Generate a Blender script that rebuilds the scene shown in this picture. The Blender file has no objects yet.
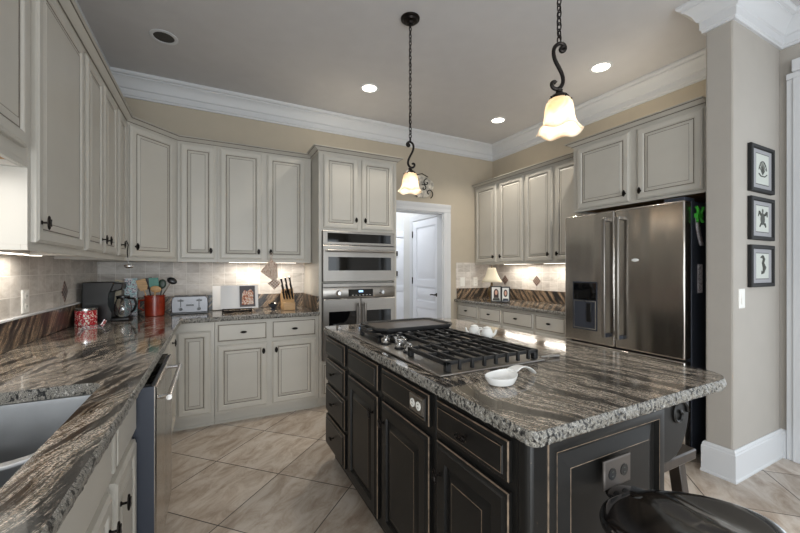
import bpy, bmesh, math, random
from mathutils import Vector, Matrix
random.seed(7)
R = math.radians
SC = bpy.context.scene
COL = SC.collection

# ------------------------------------------------------------------ camera, world, big lights, exposure
cam = bpy.data.objects.new('camera', bpy.data.cameras.new('camera'))
COL.objects.link(cam)
cam.location = (0, 0, 1.3)
cam.rotation_euler = (R(90), 0, R(-27.2))
cam.data.sensor_width = 36
cam.data.lens = 365 / 800 * 36
cam.data.shift_y = 3.5 / 800
cam.data.clip_start = 0.02
SC.camera = cam

SC.view_settings.view_transform = 'Standard'
SC.view_settings.look = 'None'
SC.view_settings.gamma = 1
SC.view_settings.use_curve_mapping = False
SC.view_settings.exposure = 0.28

world = bpy.data.worlds.new('daylight')
SC.world = world
world.use_nodes = True
world.node_tree.nodes['Background'].inputs[0].default_value = (0.86, 0.93, 1.0, 1)
world.node_tree.nodes['Background'].inputs[1].default_value = 0.9

def area(name, loc, rot, sx, sy, power, color=(1, 1, 1), spread=180):
    l = bpy.data.lights.new(name, 'AREA')
    l.shape = 'RECTANGLE'; l.size = sx; l.size_y = sy; l.energy = power; l.color = color; l.spread = R(spread)
    o = bpy.data.objects.new(name, l); COL.objects.link(o)
    o.location = loc; o.rotation_euler = rot
    return o
# daylight through the openings behind and beside the camera, plus an added left fill
area('rear_window_light', (0.1, -3.45, 1.1), (R(90), 0, 0), 1.8, 2.1, 86, (0.92, 0.97, 1.0))
area('rear_window_light', (2.35, -3.45, 1.1), (R(90), 0, 0), 1.8, 2.1, 24, (0.88, 0.95, 1.0))
area('patio_door_light', (3.5, -0.1, 1.3), (R(90), 0, R(90)), 1.6, 2.3, 7, (0.88, 0.95, 1.0))
area('sink_window_light', (-0.88, 0.95, 1.36), (R(90), 0, R(-90)), 1.1, 0.5, 1.6, (0.97, 0.99, 1.0))
area('left_fill_light', (-0.86, -1.5, 1.25), (R(90), 0, R(-90)), 2.0, 1.9, 34, (0.90, 0.96, 1.0))  # added fill in an invented opening, brightens the partition and refrigerator
area('sink_soffit_light', (-0.73, 1.35, 1.645), (0, 0, 0), 0.08, 0.4, 2.6, (1, 0.96, 0.9))
area('hall_light', (2.6, 5.3, 2.95), (0, 0, 0), 1.2, 1.0, 36, (0.95, 0.98, 1.0))

# ------------------------------------------------------------------ materials
def mat(name):
    m = bpy.data.materials.new(name); m.use_nodes = True
    nt = m.node_tree
    return m, nt, nt.nodes['Principled BSDF']
def N(nt, t, **kw):
    n = nt.nodes.new(t)
    for k, v in kw.items():
        if k.startswith('i_'):
            key = k[2:]
            n.inputs[int(key) if key.isdigit() else key].default_value = v
        else: setattr(n, k, v)
    return n
def S(r, g, b):
    f = lambda c: (c / 255 / 12.92) if c <= 10.3 else ((c / 255 + 0.055) / 1.055) ** 2.4
    return (f(r), f(g), f(b), 1)
def ramp(nt, stops, interp='LINEAR'):
    n = nt.nodes.new('ShaderNodeValToRGB')
    cr = n.color_ramp; cr.interpolation = interp
    while len(cr.elements) < len(stops): cr.elements.new(0.5)
    for e, (p, c) in zip(cr.elements, stops): e.position = p; e.color = c
    return n
def plain(name, col, rough=0.5, metal=0.0, vary=0.0, vscale=8, bump=0.0, bscale=60, coat=0.0, stretch=None):
    m, nt, b = mat(name)
    b.inputs['Base Color'].default_value = col
    b.inputs['Roughness'].default_value = rough
    b.inputs['Metallic'].default_value = metal
    b.inputs['Coat Weight'].default_value = coat
    b.inputs['Coat Roughness'].default_value = 0.08
    tc = N(nt, 'ShaderNodeTexCoord')
    src = tc.outputs['Object']
    if stretch:
        mp = N(nt, 'ShaderNodeMapping'); mp.inputs['Scale'].default_value = stretch
        nt.links.new(src, mp.inputs[0]); src = mp.outputs[0]
    nz = N(nt, 'ShaderNodeTexNoise', i_Scale=vscale, i_Detail=5)
    nt.links.new(src, nz.inputs['Vector'])
    if vary:
        lo = tuple(c * (1 - vary) for c in col[:3]) + (1,)
        hi = tuple(min(1, c * (1 + vary)) for c in col[:3]) + (1,)
        rp = ramp(nt, [(0.3, lo), (0.7, hi)])
        nt.links.new(nz.outputs[0], rp.inputs[0]); nt.links.new(rp.outputs[0], b.inputs['Base Color'])
    if bump:
        n2 = N(nt, 'ShaderNodeTexNoise', i_Scale=bscale, i_Detail=3)
        nt.links.new(src, n2.inputs['Vector'])
        bp = N(nt, 'ShaderNodeBump', i_Strength=bump, i_Distance=0.01)
        nt.links.new(n2.outputs[0], bp.inputs['Height']); nt.links.new(bp.outputs[0], b.inputs['Normal'])
    return m
def emis(name, col, strength, base=None):
    m, nt, b = mat(name)
    b.inputs['Base Color'].default_value = base or col
    b.inputs['Emission Color'].default_value = col
    b.inputs['Emission Strength'].default_value = strength
    return m

M = {}
M['wall'] = plain('tan_wall_paint', S(184, 174, 157), 0.85, vary=0.02, bump=0.04, bscale=180)
M['grey_wall'] = plain('grey_wall_tone', S(168, 163, 156), 0.85, vary=0.02, bump=0.04, bscale=180)  # one even tone, greyer and darker than the tan wall
M['ceil'] = plain('ceiling_paint', S(198, 197, 198), 0.9, vary=0.02)
M['trim'] = plain('white_trim_paint', S(208, 210, 213), 0.45)
M['white_door'] = plain('white_door_paint', S(232, 235, 242), 0.4)
M['cab'] = plain('greige_cabinet_paint', S(192, 188, 179), 0.38, vary=0.03, vscale=5)
M['glaze'] = plain('dark_glaze_in_grooves', S(112, 104, 94), 0.5, vary=0.25, vscale=25)
M['under'] = plain('bare_cabinet_wood', S(172, 132, 92), 0.6, vary=0.15, vscale=6, stretch=(8, 1, 8))
M['bronze'] = plain('oil_rubbed_bronze', S(34, 30, 28), 0.38, 0.8, vary=0.3, vscale=80)
M['iron'] = plain('cast_iron', S(26, 26, 27), 0.5, 0.0, bump=0.15, bscale=300)
M['black'] = plain('black_plastic', S(13, 14, 16), 0.3)
M['toaster'] = plain('dark_polished_toaster_metal', S(90, 90, 92), 0.3, 1.0)
M['hall'] = plain('pale_grey_hall_paint', S(206, 206, 204), 0.85)
M['blackgloss'] = plain('black_glass', S(10, 11, 13), 0.04)
M['chrome'] = plain('chrome', S(215, 215, 215), 0.12, 1.0)
M['white'] = plain('white_glaze', S(238, 238, 236), 0.18)
M['plate'] = plain('white_plastic_plate', S(232, 231, 226), 0.35)
M['grey_side'] = plain('dark_grey_appliance_side', S(58, 63, 74), 0.45, 0.2)
M['wood'] = plain('light_beech_wood', S(196, 158, 112), 0.5, vary=0.2, vscale=7, stretch=(2, 2, 20))
M['espresso'] = plain('espresso_lacquered_wood', S(16, 13, 12), 0.12, vary=0.35, vscale=4, coat=1.0, stretch=(2, 12, 2))
M['stoolwood'] = plain('dark_brown_stool_wood', S(52, 44, 38), 0.3, vary=0.3, vscale=5, stretch=(14, 2, 2))
M['red'] = plain('red_orange_glaze', S(142, 46, 25), 0.2, vary=0.3, vscale=12)
M['green'] = plain('green_plastic', S(70, 190, 60), 0.4)
M['teal'] = plain('teal_plastic', S(60, 135, 120), 0.4)
M['frameblack'] = plain('matt_black_frame', S(14, 14, 15), 0.65)
M['paper'] = plain('white_paper', S(235, 235, 235), 0.8)
M['pagegrey'] = plain('grey_print', S(96, 92, 96), 0.7)
M['cream'] = plain('cream_shade_cloth', S(226, 216, 192), 0.8)
M['gold'] = plain('antique_gold', S(120, 98, 66), 0.4, 0.6, vary=0.4, vscale=40)
M['photo_dark'] = plain('dark_brown_print', S(58, 38, 32), 0.5)
M['skin'] = plain('portrait_print', S(205, 160, 140), 0.6)
M['mat_board'] = plain('grey_mat_board', S(150, 150, 154), 0.8)
M['sketch_paper'] = plain('pale_green_sketch_paper', S(190, 194, 188), 0.8)
M['ink'] = plain('dark_ink', S(78, 80, 76), 0.8)
M['plaque'] = plain('mottled_plaque', S(196, 190, 178), 0.6, vary=0.45, vscale=26)
M['screen'] = emis('oven_clock_display', S(150, 190, 235), 1.5)
M['lens'] = emis('lit_lamp_lens', S(255, 248, 236), 6.0)
M['bulb'] = emis('lit_bulb', S(255, 232, 200), 5.0)
M['bar'] = emis('lit_under_cabinet_strip', S(255, 246, 232), 3.5)
M['lens_off'] = plain('unlit_lamp_reflector', S(52, 50, 48), 0.35)

def m_steel(name, col, rough=0.27, st=(60, 60, 1.2), amount=0.10, bmp=0.02):
    m, nt, b = mat(name)
    b.inputs['Metallic'].default_value = 1.0
    tc = N(nt, 'ShaderNodeTexCoord')
    mp = N(nt, 'ShaderNodeMapping'); mp.inputs['Scale'].default_value = st
    nt.links.new(tc.outputs['Object'], mp.inputs[0])
    nz = N(nt, 'ShaderNodeTexNoise', i_Scale=6, i_Detail=4)
    nt.links.new(mp.outputs[0], nz.inputs['Vector'])
    lo = tuple(c * 0.94 for c in col[:3]) + (1,); hi = tuple(min(1, c * 1.05) for c in col[:3]) + (1,)
    rp = ramp(nt, [(0.3, lo), (0.7, hi)])
    nt.links.new(nz.outputs[0], rp.inputs[0]); nt.links.new(rp.outputs[0], b.inputs['Base Color'])
    mr = N(nt, 'ShaderNodeMapRange'); mr.inputs['To Min'].default_value = rough - amount / 2; mr.inputs['To Max'].default_value = rough + amount / 2
    nt.links.new(nz.outputs[0], mr.inputs['Value']); nt.links.new(mr.outputs[0], b.inputs['Roughness'])
    n2 = N(nt, 'ShaderNodeTexNoise', i_Scale=2.2, i_Detail=1)
    m2 = N(nt, 'ShaderNodeMapping'); m2.inputs['Scale'].default_value = (2.6, 1.0, 0.13)
    nt.links.new(tc.outputs['Object'], m2.inputs[0]); nt.links.new(m2.outputs[0], n2.inputs['Vector'])
    bp = N(nt, 'ShaderNodeBump', i_Strength=bmp * 10, i_Distance=0.02)
    nt.links.new(n2.outputs[0], bp.inputs['Height']); nt.links.new(bp.outputs[0], b.inputs['Normal'])
    return m
M['steel'] = m_steel('brushed_stainless_steel', S(186, 181, 175), 0.22, amount=0.05, bmp=0.06)
M['steel_light'] = m_steel('bright_stainless_steel', S(152, 148, 143), 0.36, (1.2, 60, 60))
M['sinksteel'] = m_steel('satin_sink_steel', S(150, 152, 154), 0.42, (3, 3, 3), bmp=0.005)

def m_island():
    m, nt, b = mat('distressed_black_paint')
    tc = N(nt, 'ShaderNodeTexCoord')
    nz = N(nt, 'ShaderNodeTexNoise', i_Scale=55, i_Detail=3)
    nt.links.new(tc.outputs['Object'], nz.inputs['Vector'])
    geo = N(nt, 'ShaderNodeNewGeometry')
    rp = ramp(nt, [(0.0, S(19, 19, 18)), (0.70, S(24, 23, 22)), (0.76, S(40, 36, 32)), (0.80, S(104, 90, 74))])
    nt.links.new(nz.outputs[0], rp.inputs[0])
    nt.links.new(rp.outputs[0], b.inputs['Base Color'])
    b.inputs['Roughness'].default_value = 0.38; b.inputs['Specular IOR Level'].default_value = 0.32
    return m
M['island'] = m_island()
M['worn'] = plain('worn_bare_edge', S(112, 96, 80), 0.5, vary=0.5, vscale=40)

def m_granite(name, rot, bright=1.0, upright=False, dark=0.0):
    m, nt, b = mat(name)
    tc = N(nt, 'ShaderNodeTexCoord')
    src = tc.outputs['Object']
    if upright:     # slab stands on edge: veins run in the plane (along the wall, height)
        sp_ = N(nt, 'ShaderNodeSeparateXYZ'); nt.links.new(src, sp_.inputs[0])
        ad = N(nt, 'ShaderNodeMath', operation='ADD'); nt.links.new(sp_.outputs[0], ad.inputs[0]); nt.links.new(sp_.outputs[1], ad.inputs[1])
        cb = N(nt, 'ShaderNodeCombineXYZ'); nt.links.new(ad.outputs[0], cb.inputs[0]); nt.links.new(sp_.outputs[2], cb.inputs[1]); src = cb.outputs[0]
    big = N(nt, 'ShaderNodeTexNoise', i_Scale=1.6, i_Detail=2)
    nt.links.new(src, big.inputs['Vector'])
    mx = N(nt, 'ShaderNodeVectorMath', operation='MULTIPLY_ADD')
    mx.inputs[1].default_value = (0.30, 0.30, 0.2) if not upright else (0.12, 0.12, 0)
    nt.links.new(big.outputs['Color'], mx.inputs[0]); nt.links.new(src, mx.inputs[2])
    mp = N(nt, 'ShaderNodeMapping'); mp.inputs['Rotation'].default_value = (0, 0, R(rot)); mp.inputs['Scale'].default_value = (1, 1, 1)
    nt.links.new(mx.outputs[0], mp.inputs[0])
    ms = N(nt, 'ShaderNodeMapping'); ms.inputs['Scale'].default_value = (21, 1.7, 13)
    nt.links.new(mp.outputs[0], ms.inputs[0])
    vein = N(nt, 'ShaderNodeTexNoise', i_Scale=1.7, i_Detail=9, i_Roughness=0.78)
    nt.links.new(ms.outputs[0], vein.inputs['Vector'])
    if upright: dk = lambda r, g, b_: S(r * 0.95, g * 0.86, b_ * 0.76)
    else: dk = S
    rp = ramp(nt, [(0.34, S(10, 10, 11)), (0.41 + dark, S(40, 39, 38)), (0.445 + dark, dk(146, 137, 121)), (0.475 + dark, S(66, 63, 60)), (0.515 + dark, dk(204, 198, 184)),
                   (0.55 + dark, dk(106, 99, 89)), (0.58 + dark, S(22, 22, 22)), (0.62 + dark, dk(190, 183, 170)), (0.72, S(20, 20, 21))])
    nt.links.new(vein.outputs[0], rp.inputs[0])
    # dark bands running with the veins
    m3 = N(nt, 'ShaderNodeMapping'); m3.inputs['Scale'].default_value = (12, 1.1, 9)
    nt.links.new(mp.outputs[0], m3.inputs[0])
    band = N(nt, 'ShaderNodeTexNoise', i_Scale=1.5, i_Detail=5, i_Roughness=0.65)
    nt.links.new(m3.outputs[0], band.inputs['Vector'])
    br = ramp(nt, [(0.51 - dark, (0, 0, 0, 1)), (0.57 - dark, (0.9, 0.9, 0.9, 1))])
    nt.links.new(band.outputs[0], br.inputs[0])
    mix = N(nt, 'ShaderNodeMix', data_type='RGBA'); mix.inputs[7].default_value = S(28, 28, 30)
    nt.links.new(br.outputs[0], mix.inputs[0]); nt.links.new(rp.outputs[0], mix.inputs[6])
    # fine crystals
    sp = N(nt, 'ShaderNodeTexNoise', i_Scale=240, i_Detail=2)
    nt.links.new(tc.outputs['Object'], sp.inputs['Vector'])
    sr = ramp(nt, [(0.38, (0.35, 0.35, 0.36, 1)), (0.5, (1, 1, 1, 1)), (0.62, (1.6 * bright, 1.4 * bright, 1.35 * bright, 1))])
    nt.links.new(sp.outputs[0], sr.inputs[0])
    mu = N(nt, 'ShaderNodeMix', data_type='RGBA', blend_type='MULTIPLY'); mu.inputs[0].default_value = 1.0
    nt.links.new(mix.outputs[2], mu.inputs[6]); nt.links.new(sr.outputs[0], mu.inputs[7])
    nt.links.new(mu.outputs[2], b.inputs['Base Color'])
    b.inputs['Roughness'].default_value = 0.3 if upright else 0.1
    b.inputs['Coat Weight'].default_value = 0.0 if upright else 0.3; b.inputs['Coat Roughness'].default_value = 0.03
    return m
M['granite'] = m_granite('streaked_granite', -8)
M['granite_left'] = m_granite('streaked_granite_counter', 22)
M['granite_splash'] = m_granite('streaked_granite_upstand', 40, upright=True, dark=0.035)
def m_gedge():
    m, nt, b = mat('chiselled_granite_edge')
    tc = N(nt, 'ShaderNodeTexCoord')
    mp = N(nt, 'ShaderNodeMapping'); mp.inputs['Scale'].default_value = (1, 1, 0.6)
    nt.links.new(tc.outputs['Object'], mp.inputs[0])
    nz = N(nt, 'ShaderNodeTexNoise', i_Scale=95, i_Detail=5, i_Roughness=0.7)
    nt.links.new(mp.outputs[0], nz.inputs['Vector'])
    rp = ramp(nt, [(0.38, S(20, 21, 22)), (0.46, S(62, 61, 60)), (0.52, S(168, 164, 154)), (0.57, S(52, 52, 52)), (0.66, S(200, 197, 190))])
    nt.links.new(nz.outputs[0], rp.inputs[0]); nt.links.new(rp.outputs[0], b.inputs['Base Color'])
    bp = N(nt, 'ShaderNodeBump', i_Strength=0.6, i_Distance=0.004)
    nt.links.new(nz.outputs[0], bp.inputs['Height']); nt.links.new(bp.outputs[0], b.inputs['Normal'])
    b.inputs['Roughness'].default_value = 0.28
    return m
M['gedge'] = m_gedge()

def m_tiles(name, ax, size, joint, c1, c2, cj, rough, nscale, off=(0, 0), diag=False, stops=None, mort=0.0022):
    """square tiles; ax picks which two object axes the tiles run along"""
    m, nt, b = mat(name)
    tc = N(nt, 'ShaderNodeTexCoord')
    sep = N(nt, 'ShaderNodeSeparateXYZ'); nt.links.new(tc.outputs['Object'], sep.inputs[0])
    cmb = N(nt, 'ShaderNodeCombineXYZ')
    if diag:
        for k, v in enumerate(((0.70710678, 0.70710678, 0), (0.70710678, -0.70710678, 0))):
            d = N(nt, 'ShaderNodeVectorMath', operation='DOT_PRODUCT'); d.inputs[1].default_value = v
            nt.links.new(tc.outputs['Object'], d.inputs[0])
            a = N(nt, 'ShaderNodeMath', operation='ADD'); a.inputs[1].default_value = off[k]
            nt.links.new(d.outputs['Value'], a.inputs[0]); nt.links.new(a.outputs[0], cmb.inputs[k])
    else:
        for k in (0, 1):
            a = N(nt, 'ShaderNodeMath', operation='ADD'); a.inputs[1].default_value = off[k]
            nt.links.new(sep.outputs[ax[k]], a.inputs[0]); nt.links.new(a.outputs[0], cmb.inputs[k])
    bk = N(nt, 'ShaderNodeTexBrick', offset=0.0, squash=1.0)
    bk.inputs['Scale'].default_value = 1.0
    bk.inputs['Brick Width'].default_value = size; bk.inputs['Row Height'].default_value = size
    bk.inputs['Mortar Size'].default_value = mort; bk.inputs['Mortar Smooth'].default_value = 0.3
    bk.inputs['Color1'].default_value = (0.82, 0.82, 0.82, 1); bk.inputs['Color2'].default_value = (1.06, 1.06, 1.06, 1)
    bk.inputs['Mortar'].default_value = (1, 1, 1, 1)
    nt.links.new(cmb.outputs[0], bk.inputs['Vector'])
    nz = N(nt, 'ShaderNodeTexNoise', i_Scale=nscale, i_Detail=8, i_Roughness=0.68)
    nz.inputs['Distortion'].default_value = 0.7
    mp = N(nt, 'ShaderNodeMapping'); mp.inputs['Scale'].default_value = (1, 2.2, 1)
    nt.links.new(cmb.outputs[0], mp.inputs[0]); nt.links.new(mp.outputs[0], nz.inputs['Vector'])
    rp = ramp(nt, stops or [(0.3, c1), (0.7, c2)])
    nt.links.new(nz.outputs[0], rp.inputs[0])
    mu = N(nt, 'ShaderNodeMix', data_type='RGBA', blend_type='MULTIPLY'); mu.inputs[0].default_value = 1
    nt.links.new(rp.outputs[0], mu.inputs[6]); nt.links.new(bk.outputs['Color'], mu.inputs[7])
    mj = N(nt, 'ShaderNodeMix', data_type='RGBA'); mj.inputs[7].default_value = cj
    nt.links.new(bk.outputs['Fac'], mj.inputs[0]); nt.links.new(mu.outputs[2], mj.inputs[6])
    nt.links.new(mj.outputs[2], b.inputs['Base Color'])
    bp = N(nt, 'ShaderNodeBump', i_Strength=0.5, i_Distance=0.002, invert=True)
    nt.links.new(bk.outputs['Fac'], bp.inputs['Height']); nt.links.new(bp.outputs[0], b.inputs['Normal'])
    b.inputs['Roughness'].default_value = rough
    return m
M['floor'] = m_tiles('diagonal_travertine_floor', None, 0.495, 0.004, None, None, S(66, 58, 52), 0.3, 4.5, (-1.98 + 4.95, 1.45 + 4.95), True,
                     [(0.28, S(146, 128, 112)), (0.44, S(178, 163, 148)), (0.56, S(198, 187, 175)), (0.72, S(208, 201, 194))], mort=0.0035)
tile_stops = [(0.3, S(184, 176, 168)), (0.5, S(208, 202, 195)), (0.7, S(224, 219, 214))]
M['tile_xz'] = m_tiles('tumbled_stone_splash_tiles', (0, 2), 0.108, 0.002, None, None, S(226, 222, 216), 0.5, 9, (1.08, -1.055), False, tile_stops)
M['tile_yz'] = m_tiles('tumbled_stone_splash_tiles_side', (1, 2), 0.108, 0.002, None, None, S(226, 222, 216), 0.5, 9, (0.02, -1.055), False, tile_stops)

def m_checker(name, c1, c2, scale, rough=0.4):
    m, nt, b = mat(name)
    tc = N(nt, 'ShaderNodeTexCoord')
    ck = N(nt, 'ShaderNodeTexChecker', i_Scale=scale, i_Color1=c1, i_Color2=c2)
    nt.links.new(tc.outputs['Object'], ck.inputs[0]); nt.links.new(ck.outputs[0], b.inputs['Base Color'])
    b.inputs['Roughness'].default_value = rough
    return m
M['checker'] = m_checker('small_check_cloth', S(238, 226, 210), S(120, 70, 54), 70, 0.9)
M['mosaic'] = m_checker('small_mosaic_inset', S(58, 42, 37), S(150, 128, 118), 62, 0.3)
def m_blotch(name, stops, scale, rough=0.6, stretch=(1, 1, 1)):
    m, nt, b = mat(name)
    tc = N(nt, 'ShaderNodeTexCoord')
    mp = N(nt, 'ShaderNodeMapping'); mp.inputs['Scale'].default_value = stretch
    nt.links.new(tc.outputs['Object'], mp.inputs[0])
    nz = N(nt, 'ShaderNodeTexNoise', i_Scale=scale, i_Detail=4)
    nt.links.new(mp.outputs[0], nz.inputs['Vector'])
    rp = ramp(nt, stops, 'CONSTANT')
    nt.links.new(nz.outputs[0], rp.inputs[0]); nt.links.new(rp.outputs[0], b.inputs['Base Color'])
    b.inputs['Roughness'].default_value = rough
    return m
M['tin'] = m_blotch('red_floral_tin', [(0, S(232, 222, 210)), (0.42, S(178, 34, 44)), (0.55, S(214, 84, 92)), (0.62, S(236, 226, 216)), (0.7, S(150, 24, 34))], 60, 0.25)
M['mitt'] = m_blotch('printed_cotton', [(0, S(214, 196, 178)), (0.45, S(160, 104, 84)), (0.5, S(222, 208, 192)), (0.6, S(134, 108, 92))], 70, 0.9)
M['food'] = m_blotch('food_photo_print', [(0, S(150, 72, 52)), (0.42, S(206, 150, 120)), (0.52, S(236, 226, 214)), (0.6, S(176, 92, 70))], 40, 0.5)
M['patterned'] = m_blotch('teal_and_purple_print', [(0, S(120, 150, 158)), (0.44, S(176, 206, 208)), (0.52, S(110, 86, 112)), (0.57, S(206, 204, 206)), (0.66, S(64, 84, 96))], 34, 0.4)
M['paperprint'] = m_blotch('printed_slip', [(0, S(226, 222, 224)), (0.5, S(160, 140, 156)), (0.56, S(232, 230, 230)), (0.64, S(60, 60, 64))], 90, 0.7)

def m_glass(name, col=(1, 1, 1, 1), rough=0.02):
    m, nt, b = mat(name)
    b.inputs['Base Color'].default_value = col
    b.inputs['Transmission Weight'].default_value = 1.0
    b.inputs['Roughness'].default_value = rough
    b.inputs['IOR'].default_value = 1.45
    return m
M['glass'] = m_glass('clear_glass')
def m_shade():
    m, nt, b = mat('alabaster_shade_glass')
    tc = N(nt, 'ShaderNodeTexCoord')
    nz = N(nt, 'ShaderNodeTexNoise', i_Scale=11, i_Detail=5); nz.inputs['Distortion'].default_value = 1.5
    nt.links.new(tc.outputs['Object'], nz.inputs['Vector'])
    rp = ramp(nt, [(0.3, S(240, 218, 190)), (0.55, S(250, 242, 230)), (0.8, S(255, 252, 246))])
    nt.links.new(nz.outputs[0], rp.inputs[0])
    df = N(nt, 'ShaderNodeBsdfTranslucent'); nt.links.new(rp.outputs[0], df.inputs[0])
    mx = N(nt, 'ShaderNodeMixShader', i_0=0.7)
    nt.links.new(b.outputs[0], mx.inputs[1]); nt.links.new(df.outputs[0], mx.inputs[2])
    nt.links.new(rp.outputs[0], b.inputs['Base Color'])
    b.inputs['Roughness'].default_value = 0.25
    nt.links.new(rp.outputs[0], b.inputs['Emission Color']); b.inputs['Emission Strength'].default_value = 0.08
    nt.links.new(mx.outputs[0], nt.nodes['Material Output'].inputs[0])
    return m
M['shade'] = m_shade()

# ------------------------------------------------------------------ mesh helpers
class MB:
    """collects geometry for ONE mesh object, faces carry a material slot"""
    def __init__(s): s.v = []; s.f = []; s.mi = []; s.mats = []
    def slot(s, m):
        if m not in s.mats: s.mats.append(m)
        return s.mats.index(m)
    def add(s, verts, faces, m):
        o = len(s.v); k = s.slot(m)
        s.v += [tuple(p) for p in verts]
        for f in faces: s.f.append(tuple(i + o for i in f)); s.mi.append(k)
        return s
    def box(s, x0, x1, y0, y1, z0, z1, m, rot=None, piv=None):
        vs = [Vector((x, y, z)) for z in (z0, z1) for y in (y0, y1) for x in (x0, x1)]
        if rot is not None:
            c = Vector(piv) if piv else Vector(((x0 + x1) / 2, (y0 + y1) / 2, (z0 + z1) / 2))
            vs = [rot @ (v - c) + c for v in vs]
        return s.add(vs, [(0, 2, 3, 1), (4, 5, 7, 6), (0, 1, 5, 4), (2, 6, 7, 3), (0, 4, 6, 2), (1, 3, 7, 5)], m)
    def panel(s, x0, x1, z0, z1, rings, m_default=None):
        """front facing -y; rings = [(inset, y, material of the band that ends here)]; last ring is capped"""
        vs = []; fs = []; ms = []
        for (d, y, m) in rings:
            vs += [(x0 + d, y, z0 + d), (x1 - d, y, z0 + d), (x1 - d, y, z1 - d), (x0 + d, y, z1 - d)]
        for i in range(1, len(rings)):
            a = (i - 1) * 4; b = i * 4
            for k in range(4):
                fs.append((a + k, a + (k + 1) % 4, b + (k + 1) % 4, b + k)); ms.append(rings[i][2])
        n = len(rings) * 4
        fs.append((n - 4, n - 3, n - 2, n - 1)); ms.append(rings[-1][2])
        fs.append((3, 2, 1, 0)); ms.append(rings[0][2])
        for f, m in zip(fs, ms):
            pass
        o = len(s.v); s.v += vs
        for f, m in zip(fs, ms): s.f.append(tuple(i + o for i in f)); s.mi.append(s.slot(m))
        return s
    def tube(s, pts, r, m, n=8, closed=False, cap=True):
        pts = [Vector(p) for p in pts]; L = len(pts)
        rr = r if isinstance(r, (list, tuple)) else [r] * L
        vs = []; up = None
        for i, p in enumerate(pts):
            if closed: t = pts[(i + 1) % L] - pts[i - 1]
            else: t = pts[min(i + 1, L - 1)] - pts[max(i - 1, 0)]
            t.normalize()
            if up is None:
                up = Vector((0, 0, 1)) if abs(t.z) < 0.9 else Vector((1, 0, 0))
            a = t.cross(up)
            if a.length < 1e-6: a = t.cross(Vector((0, 1, 0)))
            a.normalize(); b = a.cross(t).normalized(); up = b
            for k in range(n):
                w = 2 * math.pi * k / n
                vs.append(p + (a * math.cos(w) + b * math.sin(w)) * rr[i])
        fs = []
        for i in range(L if closed else L - 1):
            j = (i + 1) % L
            for k in range(n): fs.append((i * n + k, i * n + (k + 1) % n, j * n + (k + 1) % n, j * n + k))
        if cap and not closed:
            fs.append(tuple(range(n - 1, -1, -1))); fs.append(tuple((L - 1) * n + k for k in range(n)))
        return s.add(vs, fs, m)
    def lathe(s, prof, c, m, n=24, wob=None, axis='z', cap=True):
        """prof = [(r, h)] from bottom to top about c"""
        vs = []; fs = []
        for i, (r, h) in enumerate(prof):
            for k in range(n):
                w = 2 * math.pi * k / n
                q = r; hh = h
                if wob: q, hh = wob(i, w, r, h)
                p = (q * math.cos(w), q * math.sin(w), hh)
                if axis == 'y': p = (p[0], -p[2], p[1])
                if axis == 'x': p = (p[2], p[0], p[1])
                vs.append((c[0] + p[0], c[1] + p[1], c[2] + p[2]))
        for i in range(len(prof) - 1):
            for k in range(n): fs.append((i * n + k, i * n + (k + 1) % n, (i + 1) * n + (k + 1) % n, (i + 1) * n + k))
        if cap:
            fs.append(tuple(range(n - 1, -1, -1))); fs.append(tuple((len(prof) - 1) * n + k for k in range(n)))
        return s.add(vs, fs, m)
    def ell(s, c, r, m, n=16, rows=10):
        prof = []
        vs = []; fs = []
        for i in range(rows + 1):
            a = -math.pi / 2 + math.pi * i / rows
            for k in range(n):
                w = 2 * math.pi * k / n
                vs.append((c[0] + r[0] * math.cos(a) * math.cos(w), c[1] + r[1] * math.cos(a) * math.sin(w), c[2] + r[2] * math.sin(a)))
        for i in range(rows):
            for k in range(n): fs.append((i * n + k, i * n + (k + 1) % n, (i + 1) * n + (k + 1) % n, (i + 1) * n + k))
        return s.add(vs, fs, m)
    def prism(s, poly, a0, a1, m, axis='z'):
        """extrude a 2D polygon: axis z -> (x,y), axis y -> (x,z), axis x -> (y,z)"""
        n = len(poly)
        def P(p, a): return (p[0], p[1], a) if axis == 'z' else (p[0], a, p[1]) if axis == 'y' else (a, p[0], p[1])
        vs = [P(p, a0) for p in poly] + [P(p, a1) for p in poly]
        fs = [tuple(range(n - 1, -1, -1)), tuple(range(n, 2 * n))] + [(k, (k + 1) % n, n + (k + 1) % n, n + k) for k in range(n)]
        return s.add(vs, fs, m)
    def sweep(s, path, prof, m, closed=False, side=1):
        """sweep a closed profile [(d, z)] along a plan path, mitred; d is measured to the left of travel when side=1"""
        L = len(path); P = [Vector((p[0], p[1])) for p in path]; n = len(prof); vs = []
        for i in range(L):
            ds = []
            if closed or i > 0: ds.append((P[i] - P[i - 1]).normalized())
            if closed or i < L - 1: ds.append((P[(i + 1) % L] - P[i]).normalized())
            ns = [Vector((-d.y, d.x)) * side for d in ds]
            nn = sum(ns, Vector((0, 0)))
            nn = nn / nn.length if nn.length > 1e-6 else ns[0]
            k = 1 / max(0.2, nn.dot(ns[0]))
            for (d, z) in prof: vs.append((P[i].x + nn.x * d * k, P[i].y + nn.y * d * k, z))
        fs = []
        for i in range(L if closed else L - 1):
            j = (i + 1) % L
            for k in range(n): fs.append((i * n + k, i * n + (k + 1) % n, j * n + (k + 1) % n, j * n + k))
        if not closed:
            fs.append(tuple(range(n - 1, -1, -1))); fs.append(tuple((L - 1) * n + k for k in range(n)))
        return s.add(vs, fs, m)
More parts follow.
